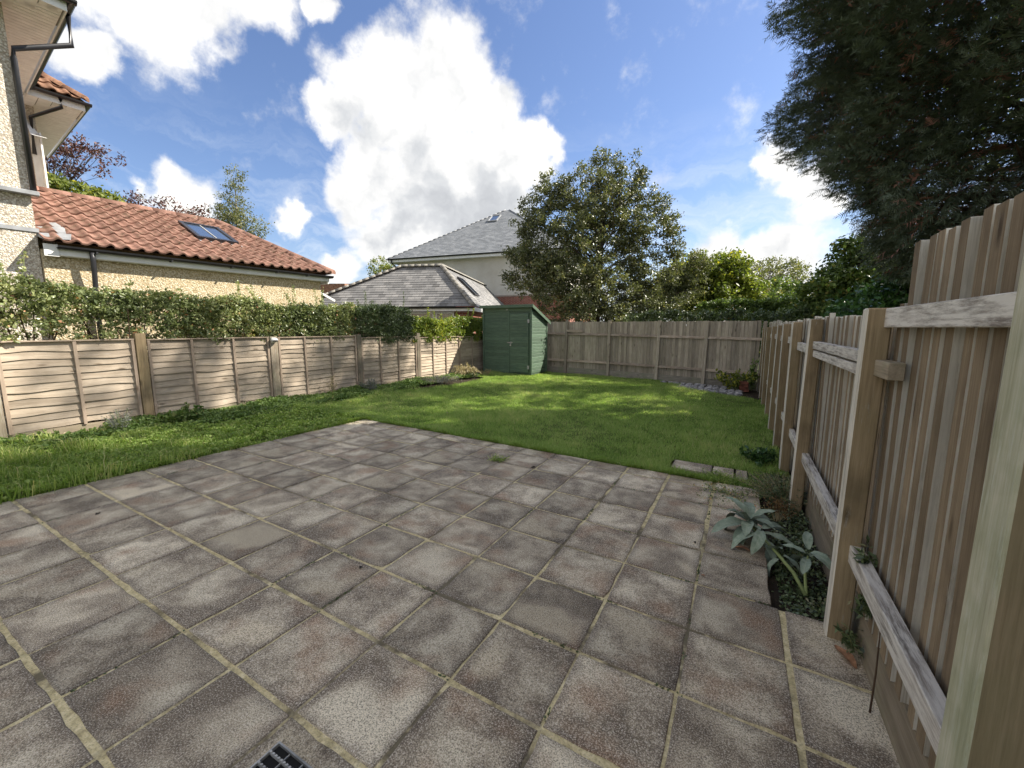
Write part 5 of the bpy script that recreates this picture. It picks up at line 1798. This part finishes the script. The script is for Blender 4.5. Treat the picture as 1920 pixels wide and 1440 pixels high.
def blades(pts, h, wdt, lean, rs, two=False):
    n = len(pts)
    th = rs.rand(n) * 2 * math.pi
    s = np.stack([np.cos(th), np.sin(th), np.zeros(n)], 1)
    ph = rs.rand(n) * 2 * math.pi
    ln = np.stack([np.cos(ph), np.sin(ph), np.zeros(n)], 1) * (lean * rs.rand(n) * h)[:, None]
    a = pts - s * (wdt / 2)[:, None]
    b = pts + s * (wdt / 2)[:, None]
    tip = pts + ln + np.array([0, 0, 1.0]) * (h * (1 - 0.25 * lean * rs.rand(n)))[:, None]
    if not two:
        v = np.stack([a, b, tip], 1).reshape(-1, 3)
        f = np.arange(n * 3).reshape(-1, 3)
        return v, f, 3
    m = pts + ln * 0.28 + np.array([0, 0, 0.62]) * h[:, None]
    ma = m - s * (wdt * 0.38)[:, None]
    mb2 = m + s * (wdt * 0.38)[:, None]
    tip = pts + ln * 1.15 + np.array([0, 0, 0.72]) * h[:, None]
    v = np.stack([a, b, ma, mb2, tip], 1).reshape(-1, 3)
    i = np.arange(n)[:, None] * 5
    f = np.concatenate([i + np.array([[0, 1, 3]]), i + np.array([[0, 3, 2]]), i + np.array([[2, 3, 4]])], 1).reshape(-1, 3)
    return v, f, 5


def gzv(x, y):
    return -TILT * ((x - CAM[0]) * R_H[0] + (y - CAM[1]) * R_H[1])


# mown lawn
N = 330000
x = rs.uniform(-3.0, 5.64, N)
y = 4.26 + (13.55 - 4.26) * rs.rand(N) ** 1.55
ok = np.array([lawn_inside(a, b) for a, b in zip(x, y)])
x, y = x[ok], y[ok]
dist = np.hypot(x - CAM[0], y - CAM[1])
pat = 0.5 + 0.25 * np.sin(x * 1.9 + 1.4 * np.sin(y * 0.8)) + 0.25 * np.sin(y * 2.3 + 1.1 * np.sin(x * 1.7))
pat2 = 0.5 + 0.5 * np.sin(x * 5.1 + 2 * np.sin(y * 3.1)) * np.sin(y * 4.3 + x)
h = (0.030 + 0.026 * pat + 0.018 * pat2) * (0.6 + 0.8 * rs.rand(len(x)))
edge = (np.abs(y - 4.3) < 0.12) | (x < -1.9 + 0.3 * np.sin(y))
h[edge] *= 1.5
blot = np.sin(x * 11 + 3 * np.sin(y * 6.3)) * np.sin(y * 9.7 + 2.5 * np.sin(x * 5.1))
h = h * (1 + 0.35 * blot)
pts = np.stack([x, y, gzv(x, y) + LAWN_Z - 0.004], 1)
v, f, k_ = blades(pts, h, 0.0045 + 0.0006 * dist, 0.9, rs)
dry = np.clip(np.sin(x * 0.9 + 1.7 * np.sin(y * 0.55 + 1)) * np.sin(y * 1.05 + 0.8 * x) - 0.45, 0, 1)
tint = np.clip(0.14 + 0.34 * pat + 0.22 * pat2 + 0.5 * dry + 0.10 * blot + rs.normal(size=len(x)) * 0.18, 0, 1)
tint[rs.rand(len(x)) < 0.03] = 0.97
kind(put('lawn_grass', bulk_mesh('lawn_grass', v, f, MATS['grass'], np.repeat(tint, k_))), 'stuff')
tag(bpy.data.objects['lawn_grass'], 'short green grass blades of the mown lawn', 'grass')
# longer strip between the patio and the lap fence
N = 85000
x = rs.uniform(-2.6, -0.30, N)
y = rs.uniform(-1.6, 6.4, N)
hx = np.interp(x, [-2.6, -1.6, -0.6, -0.33], [0.35, 0.9, 1.0, 0.5])
tuft = 0.5 + 0.5 * np.sin(x * 6 + 2.2 * np.sin(y * 2.7)) * np.sin(y * 5.5 + 1.5 * np.sin(x * 3))
keep = (rs.rand(N) < (0.25 + 0.75 * tuft) * hx) & ((y < 4.2) | (x < -0.9 - 0.5 * (y - 4.2)))
x, y, tuft = x[keep], y[keep], tuft[keep]
near = np.clip(2.1 - y * 0.65, 0.5, 2.1)
h = (0.05 + 0.10 * tuft) * (0.5 + rs.rand(len(x))) * near
pts = np.stack([x, y, gzv(x, y) - 0.022], 1)
v, f, k_ = blades(pts, h, np.full(len(x), 0.0075), 1.1, rs, True)
tint = np.clip(0.36 + 0.34 * tuft + rs.normal(size=len(x)) * 0.2, 0, 1)
tint[rs.rand(len(x)) < 0.06] = 0.98
kind(tag(put('border_grass', bulk_mesh('border_grass', v, f, MATS['long_grass'], np.repeat(tint, k_))), 'longer rough grass between the patio and the lap fence', 'grass'), 'stuff')

# blades leaning over the patio's edges
N = 9000
t_ = rs.rand(N)
side = rs.rand(N) < 0.55
x = np.where(side, -0.33 + 5.3 * t_, -0.36 - 0.03 * rs.rand(N))
y = np.where(side, 4.285 + 0.03 * rs.rand(N), -1.0 + 5.3 * t_)
clus = 0.5 + 0.5 * np.sin(t_ * 61 + 2 * np.sin(t_ * 23))
keep = rs.rand(N) < 0.2 + 0.8 * clus
x, y, side, clus = x[keep], y[keep], side[keep], clus[keep]
pts = np.stack([x, y, gzv(x, y) - 0.02], 1)
h = (0.035 + 0.06 * clus) * (0.5 + rs.rand(len(x)))
v, f, k_ = blades(pts, h, np.full(len(x), 0.006), 1.0, rs, True)
lean_ = np.zeros((len(x), 5, 3))
lean_[:, 2:4, 1] = np.where(side, -0.3, 0)[:, None] * h[:, None]
lean_[:, 4, 1] = np.where(side, -0.8, 0) * h
lean_[:, 2:4, 0] = np.where(side, 0, 0.3)[:, None] * h[:, None]
lean_[:, 4, 0] = np.where(side, 0, 0.8) * h
v = v + lean_.reshape(-1, 3)
kind(tag(put('edge_grass', bulk_mesh('edge_grass', v, f, MATS['long_grass'], np.repeat(np.clip(0.25 + 0.5 * rs.rand(len(x)), 0, 1), k_))), 'ragged grass blades leaning over the patio edges', 'grass'), 'stuff')
# moss and tiny weeds in the joints
cs = []
for i_ in range(70):
    q_, p_ = rs.randint(0, 13), rs.randint(-1, 10)
    if rs.rand() < 0.35:
        q_ = rs.randint(9, 13)
    ln_ = rs.uniform(0.05, 0.3)
    s0 = rs.rand() * 0.45
    for k_2 in range(int(ln_ * 70)):
        d_ = s0 + ln_ * rs.rand()
        if i_ % 2:
            xx, yy = q_ * 0.45 + rs.normal() * 0.004, p_ * 0.45 + d_
        else:
            xx, yy = q_ * 0.45 + d_, p_ * 0.45 + rs.normal() * 0.005
        if xx < 5.35 and yy < 4.05:
            cs.append((xx, yy, gz(xx, yy) - 0.003))
cs = np.array(cs)
c, d, nr, L, Wd = scatter_leaves(rs, cs, 4, (0.004, 0.004, 0.003), 0.011, 0.007, 1.0)
v, f = leaf_arrays(c, d, nr, L, Wd)
kind(tag(put('joint_moss', bulk_mesh('joint_moss', v, f, MATS['hedge_dark'], np.repeat(rs.rand(len(c)), 4))), 'dark moss and tiny weeds in the joints of the patio', 'moss'), 'stuff')

# weedy ground cover along the foot of the lap fence
n = 5200
yy = rs.uniform(-0.5, 10.4, n)
wd_ = np.where(yy < 4.5, 1.15, np.where(yy < 7.6, 1.0, 0.7))
xx = -3.02 + wd_ * rs.rand(n) ** 1.3
gapm = (np.abs(yy - 1.55) < 0.30) & (xx < -2.6)
xx, yy = xx[~gapm], yy[~gapm]
ht = 0.03 + 0.09 * rs.rand(len(xx)) * (0.6 + 0.5 * np.sin(yy * 3.1 + xx * 4))
cen = np.stack([xx, yy, gzv(xx, yy) - 0.03 + ht], 1)
c, d, nr, L, Wd = scatter_leaves(rs, cen, 14, (0.055, 0.055, 0.022), 0.048, 0.032, 1.6)
v, f = leaf_arrays(c, d, nr, L, Wd)
kind(tag(put('ground_cover', bulk_mesh('ground_cover', v, f, MATS['weed_leaf'], np.repeat(np.clip(np.repeat(rs.rand(len(xx)) * 0.6, 14) + rs.rand(len(c)) * 0.4, 0, 1), 4))),
         'low leafy weeds and ivy along the foot of the lap fence', 'ground cover'), 'stuff')
# clover and broad weeds in the grass strip
n = 2600
yy = rs.uniform(-0.8, 4.3, n)
xx = rs.uniform(-2.2, -0.35, n)
cen = np.stack([xx, yy, gzv(xx, yy) + 0.0 + 0.07 * rs.rand(n)], 1)
c, d, nr, L, Wd = scatter_leaves(rs, cen, 7, (0.04, 0.04, 0.012), 0.036, 0.026, 2.0)
v, f = leaf_arrays(c, d, nr, L, Wd)
kind(tag(put('clover', bulk_mesh('clover', v, f, MATS['long_grass'], np.repeat(0.15 + rs.rand(len(c)) * 0.7, 4))), 'small broad-leaved weeds mixed in the grass strip', 'ground cover'), 'stuff')
# dry leaves on the bare soil by the first panel
n = 420
yy = rs.uniform(1.1, 2.3, n)
xx = rs.uniform(-3.05, -2.45, n)
cen = np.stack([xx, yy, gzv(xx, yy) - 0.03 + 0.015 * rs.rand(n)], 1)
c, d, nr, L, Wd = scatter_leaves(rs, cen, 1, 0.02, 0.05, 0.03, 2.2)
v, f = leaf_arrays(c, d, nr, L, Wd)
kind(tag(put('leaf_litter', bulk_mesh('leaf_litter', v, f, MATS['straw_leaf'], np.repeat(rs.rand(len(c)), 4))), 'dry leaf litter on the bare soil below the leftmost panel', 'leaf litter'), 'stuff')
# ivy and litter in the bed by the side fence
n = 650
yy = rs.uniform(2.25, 4.9, n)
xx = 5.42 + 0.27 * rs.rand(n)
cen = np.stack([xx, yy, gzv(xx, yy) - 0.05 + 0.05 * rs.rand(n) * (yy > 2.9)], 1)
c, d, nr, L, Wd = scatter_leaves(rs, cen, 8, (0.03, 0.04, 0.012), 0.026, 0.017, 1.4)
v, f = leaf_arrays(c, d, nr, L, Wd)
kind(tag(put('bed_cover', bulk_mesh('bed_cover', v, f, MATS['hedge_dark'], np.repeat(rs.rand(len(c)), 4))), 'small dark leaves covering the soil of the narrow bed by the side fence', 'ground cover'), 'stuff')


# ------------------------------------------------------------------ single plants
def bushy(name, label, pos, n_stem, hgt, spread, ll, lw, mat, stem='stem_green', per=10, up=0.4, droop=0.0, seed=1, cat='plant', group=None, arch=0.0, leaf_from=0.2, lsp=0.03, sr=0.004):
    rs = np.random.RandomState(seed)
    t = thing(name, label, cat, (pos[0], pos[1], gz(pos[0], pos[1]) - 0.03 if len(pos) < 3 else pos[2]), 0, group)
    m2 = MB()
    cs = []
    for i_ in range(n_stem):
        a = rs.rand() * 2 * math.pi
        q = rs.rand() ** 0.6
        b0 = np.array([math.cos(a) * spread * 0.25 * q, math.sin(a) * spread * 0.25 * q, 0])
        hh = hgt * (0.6 + 0.5 * rs.rand()) * (1 - 0.35 * q)
        tip = b0 + np.array([math.cos(a) * spread * q, math.sin(a) * spread * q, hh])
        mid = (b0 + tip) / 2 + np.array([0, 0, hh * 0.15])
        end = tip - np.array([-math.cos(a) * spread * arch, -math.sin(a) * spread * arch, hh * arch])
        pts = [b0, mid, tip] + ([end] if arch else [])
        m2.tube([tuple(p) for p in pts], [sr, sr * 0.8] + [sr * 0.5] * (len(pts) - 2), 4, cap=False)
        for q2 in np.linspace(leaf_from, 1, per):
            if q2 < 0.5:
                cs.append(b0 + (mid - b0) * q2 * 2)
            else:
                cs.append(mid + (tip - mid) * (q2 - 0.5) * 2)
            if arch and q2 > 0.7:
                cs.append(tip + (end - tip) * (q2 - 0.7) / 0.3)
    cs = np.array(cs)
    c, d, nr, L, Wd = scatter_leaves(rs, cs, 3, lsp, ll, lw, up, droop)
    v, f = leaf_arrays(c, d, nr, L, Wd)
    put('leaves', bulk_mesh('leaves', v, f, MATS[mat], np.repeat(rs.rand(len(c)), 4)), t)
    put('stems', m2.mesh('stems', MATS[stem]), t)
    return t


bushy('leafy_weed', 'bushy bright green weed in front of the second fence panel', (-2.45, 2.62), 26, 0.30, 0.24, 0.07, 0.045, 'weed_leaf', per=9, seed=2, cat='weed')
bushy('wispy_weed', 'thin grey-green wispy weed in front of the first fence panel', (-2.42, 1.82), 22, 0.42, 0.15, 0.035, 0.007, 'silver_leaf', per=16, seed=3, cat='weed')
bushy('fence_weed', 'low dark green weed at the far left fence post', (-2.55, 0.98), 16, 0.20, 0.25, 0.06, 0.04, 'weed_leaf', per=7, seed=31, cat='weed')
bushy('dry_stalk', 'tall dry brown weed stalk against the lamp panel', (-2.90, 5.62), 7, 0.55, 0.10, 0.045, 0.012, 'straw_leaf', 'stem_straw', per=10, seed=4, cat='weed')
bushy('dark_sage', 'low dark grey-green herb at the edge of the ivy border', (-2.62, 6.45), 34, 0.34, 0.22, 0.05, 0.014, 'silver_leaf', per=9, seed=5, cat='plant')
bushy('lavender_clump', 'spreading grey lavender mound at the lawn edge near the shed', (-2.35, 8.75), 110, 0.22, 0.55, 0.05, 0.008, 'silver_leaf', 'stem_straw', per=8, seed=6, sr=0.003)
bushy('straw_tuft', 'arching straw-coloured dead plant beside the shed', (-2.50, 10.25), 60, 0.50, 0.30, 0.05, 0.014, 'straw_leaf', 'stem_straw', per=7, droop=1.2, seed=7, arch=0.45, leaf_from=0.6, sr=0.004)
bushy('dark_tuft', 'dark green low growth under the straw-coloured plant', (-2.42, 10.35), 40, 0.22, 0.30, 0.06, 0.02, 'hedge_dark', per=7, seed=8)
bushy('pale_tuft', 'small pale dead tuft at the shed corner', (-2.25, 11.0), 18, 0.22, 0.22, 0.07, 0.010, 'straw_leaf', 'stem_straw', per=6, seed=9)
bushy('corner_bramble', 'straggly shrub with yellowing leaves in the back right corner', (5.05, 12.55), 26, 0.62, 0.50, 0.10, 0.06, 'yellow_leaf', per=8, seed=10, up=1.0, lsp=0.05)
bushy('corner_sapling', 'thin upright sapling against the back right fence corner', (5.42, 12.75), 6, 1.05, 0.10, 0.09, 0.05, 'weed_leaf', per=10, seed=11, up=1.0, lsp=0.05)
bushy('heather_bush', 'twiggy low evergreen bush in the bed beside the fence posts', (5.56, 4.15), 130, 0.26, 0.34, 0.030, 0.007, 'hedge_dark', 'stem_straw', per=10, seed=12, sr=0.003)
bushy('heather_flowers', 'orange-brown dried flower heads at the edge of the twiggy bush', (5.47, 3.62), 26, 0.20, 0.10, 0.02, 0.010, 'bract_leaf', 'stem_straw', per=5, seed=13, leaf_from=0.7, sr=0.002)
bushy('fence_fern', 'blue-green leafy weed at the foot of the far fence posts', (5.40, 5.35), 20, 0.20, 0.20, 0.10, 0.03, 'laurel_leaf', per=6, seed=14)
bushy('patio_weed', 'low creeping weed over the joints near the stepping slabs', (5.10, 3.95), 60, 0.06, 0.30, 0.022, 0.014, 'hedge_leaf', per=6, seed=15, sr=0.0015)
bushy('ivy_sprig', 'dark ivy sprig climbing over the lower fence rail', (5.67, 1.98, 0.48), 5, 0.05, 0.10, 0.045, 0.018, 'hedge_dark', per=5, seed=16, sr=0.002, cat='ivy', group='ivy sprigs on the side fence')
bushy('ivy_sprig', 'dark ivy sprig at the foot of the second fence post', (5.69, 2.02, 0.0), 6, 0.10, 0.07, 0.045, 0.014, 'hedge_dark', per=6, seed=17, sr=0.002, cat='ivy', group='ivy sprigs on the side fence')
bushy('ivy_sprig', 'dark ivy sprig in the gap behind the second fence post', (5.695, 1.97, 0.24), 5, 0.08, 0.06, 0.05, 0.014, 'hedge_dark', per=6, droop=1.0, seed=18, sr=0.002, cat='ivy', group='ivy sprigs on the side fence')
bushy('joint_grass', 'small grass tuft growing from a joint between slabs', (2.66, 3.64, gz(2.66, 3.64) - 0.01), 22, 0.07, 0.10, 0.05, 0.006, 'long_grass', per=4, seed=19, sr=0.0015, cat='grass tuft')
bushy('slab_grass', 'grass tuft growing between the stepping slabs and the patio', (5.02, 4.42, gz(5.0, 4.4) - 0.01), 50, 0.07, 0.20, 0.05, 0.006, 'long_grass', per=4, seed=20, sr=0.0015, cat='grass tuft')
stm = MB().tube([(0, 0, 0), (0.005, 0.01, 0.18), (-0.002, 0.0, 0.40)], [0.004, 0.0035, 0.002], 6)
tag(stm.build('garden_cane', MATS['twig_brown'], None, (5.672, 1.66, gz(5.67, 1.66)), smooth=True), 'thin upright brown cane in front of the near fence bay', 'cane')

# mullein: large felted leaves, each a part
mu = thing('mullein_plant', 'grey-green plant with large felted leaves flopping over the slabs', 'plant', (5.55, 2.52, gz(5.55, 2.52) - 0.05))
MX, MY, MZ = mu.location


def big_leaf(L, Wd, curl, seed):
    r_ = random.Random(seed)
    m2 = MB()
    nl, nw = 9, 5
    for i_ in range(nl):
        t = i_ / (nl - 1)
        wdt = Wd * (math.sin(math.pi * min(1, t * 0.92 + 0.06)) ** 0.75) * (1.0 if t < 0.98 else 0.1)
        y_ = L * (math.sin(curl * t) / curl)
        z_ = L * ((1 - math.cos(curl * t)) / curl) * -1
        for j in range(nw):
            s_ = (j / (nw - 1)) * 2 - 1
            m2.v.append((s_ * wdt / 2, y_, z_ + abs(s_) * wdt * 0.16 + 0.006 * math.sin(t * 14 + s_ * 2 + seed) * abs(s_)))
    for i_ in range(nl - 1):
        for j in range(nw - 1):
            a = i_ * nw + j
            m2.f.append((a, a + 1, a + nw + 1, a + nw))
    return m2.mesh('leaf', MATS['felt_leaf'], smooth=True)


BL = [big_leaf(0.28, 0.095, 1.2, 1), big_leaf(0.25, 0.09, 1.7, 2), big_leaf(0.21, 0.075, 0.8, 3), big_leaf(0.30, 0.09, 2.0, 4)]
stem_pts = [(0, 0, 0.02), (-0.06, 0.12, 0.09), (-0.15, 0.28, 0.13), (-0.25, 0.46, 0.15), (-0.31, 0.58, 0.175)]
MB().tube(stem_pts, [0.013, 0.012, 0.011, 0.009, 0.007], 8).build('stem', MATS['stem_green'], mu, smooth=True)
MB().tube([(0, 0, 0.02), (0.0, 0.10, 0.10), (0.015, 0.17, 0.20)], [0.010, 0.008, 0.006], 8).build('stem', MATS['stem_green'], mu, smooth=True)
r = random.Random(71)


def whorl(cx, cy, cz, n, tilt0, tilt1, scale=1.0, a0=0.0):
    for k in range(n):
        a = a0 + k * 2.399
        q = k / max(1, n - 1)
        tl = tilt0 + (tilt1 - tilt0) * q
        put('leaf', BL[r.randrange(4)], mu, (cx + math.sin(-a) * 0.012, cy + math.cos(a) * 0.012, cz + q * 0.07), (tl, r.gauss(0, 0.15), a), [scale * r.uniform(0.8, 1.1)] * 3)


whorl(-0.31, 0.58, 0.14, 17, -0.1, 1.0, 1.0, 0.3)
whorl(-0.235, 0.42, 0.14, 8, -0.1, 0.4, 0.95, 1.2)
whorl(-0.12, 0.22, 0.11, 3, -0.4, -0.1, 0.8, 1.9)
whorl(0.015, 0.17, 0.17, 6, 0.0, 0.8, 0.78, 0.5)


# fallen leaves and bits on the slabs
def fallen(name, label, x, y, L, Wd, rz, mat='dead_leaf', curl=0.5, group=None, zoff=0.004, tilt=0.0):
    m2 = MB()
    for i_ in range(6):
        t = i_ / 5
        wdt = Wd * math.sin(math.pi * (0.06 + 0.9 * t)) ** 0.8
        for s_ in (-1, 0, 1):
            m2.v.append((s_ * wdt / 2, (t - 0.5) * L, 0.02 * L + abs(s_) * wdt * curl * 0.5 + 0.06 * L * math.sin(t * 5)))
    for i_ in range(5):
        for j in range(2):
            a = i_ * 3 + j
            m2.f.append((a, a + 1, a + 4, a + 3))
    o = m2.build(name, MATS[mat], None, (x, y, gz(x, y) + zoff), (tilt, 0, rz), smooth=True)
    return tag(o, label, 'leaf', group)


fallen('fallen_leaf', 'large curled orange-brown dead leaf at the foot of the second post', 5.645, 1.985, 0.14, 0.05, 0.45, tilt=0.1)
fallen('fallen_leaf', 'crumpled pale brown dead leaf under the felted plant', 5.20, 2.87, 0.11, 0.04, 1.3)
fallen('fallen_leaf', 'dark curled scrap of leaf on a slab left of the felted plant', 4.89, 2.79, 0.035, 0.018, 0.4, 'dropping', 0.9)
fallen('fallen_leaf', 'tiny reddish leaf lying on a slab near the wide mortar joint', 4.98, 2.36, 0.026, 0.016, 1.2)
fallen('fallen_leaf', 'dark scrap in the joint of the third thick mortar line', 3.03, 1.29, 0.028, 0.022, 0.2, 'dropping', 0.9)
fallen('fallen_leaf', 'dark scrap on a far left slab', 0.62, 0.72, 0.05, 0.02, 0.8, 'dropping', 0.9)
fallen('fallen_leaf', 'small curled brown leaves in the joint near the grass tuft', 3.13, 3.63, 0.06, 0.03, 2.0, 'dropping', 0.9)
fallen('fallen_leaf', 'pale thin leaf on the slab before the drain', 3.02, 0.98, 0.035, 0.008, 1.9, 'stem_straw', 0.4)
fallen('fallen_leaf', 'yellow leaf lying on the lawn near the patio corner', 0.55, 5.35, 0.06, 0.045, 1.0, 'stem_straw', 0.4, None, 0.03)

# old paving setts in the back right corner
ct_ = thing('stone_patch', 'patch of broken grey paving stones in the back right corner of the lawn', 'paving', (4.2, 12.6, gz(4.2, 12.6)))
r = random.Random(91)


def stone_mesh(seed):
    rr = random.Random(seed)
    n = 7
    m2 = MB()
    ang = sorted(rr.uniform(0, 2 * math.pi) for _ in range(n))
    rad = [rr.uniform(0.75, 1.1) for _ in range(n)]
    for z_, q in ((-0.03, 1.0), (0.012, 1.0), (0.02, 0.86)):
        for a, rd in zip(ang, rad):
            m2.v.append((math.cos(a) * rd * q * 0.1, math.sin(a) * rd * q * 0.07, z_))
    for l in range(2):
        for k in range(n):
            m2.f.append((l * n + k, l * n + (k + 1) % n, (l + 1) * n + (k + 1) % n, (l + 1) * n + k))
    m2.f.append(tuple(2 * n + k for k in range(n)))
    return m2.mesh('stone', MATS['cobble'])


SM = [stone_mesh(k) for k in range(6)]
yy = 11.5
cnt = 0
while yy < 13.2:
    xx = 3.05
    while xx < 5.2:
        lim = 12.05 - (xx - 3.0) * 0.35
        if xx < 3.6:
            lim += 0.85
        if yy > lim and yy < yb(xx) - 0.18 and r.random() > 0.12:
            put('stone', SM[r.randrange(6)], ct_, (xx - 4.2 + r.gauss(0, 0.015), yy - 12.6 + r.gauss(0, 0.012), gz(xx, yy) - gz(4.2, 12.6) - 0.012), (r.gauss(0, 0.06), r.gauss(0, 0.06), r.uniform(-0.4, 0.4)), [r.uniform(0.85, 1.15)] * 3)
            cnt += 1
        xx += 0.19
    yy += 0.125
bl_ = thing('brick_stack', 'small stack of old bricks under the corner shrub', 'bricks', (5.25, 12.45, gz(5.25, 12.45) - 0.03))
bm_ = MB().box((-0.105, -0.05, 0), (0.105, 0.05, 0.065)).mesh('brick', MATS['brick_piece'], bevel=0.004)
for lv in range(4):
    for k in range(2):
        put('brick', bm_, bl_, (r.gauss(0, 0.01), -0.06 + k * 0.112, lv * 0.067), (0, 0, r.gauss(0, 0.05)))
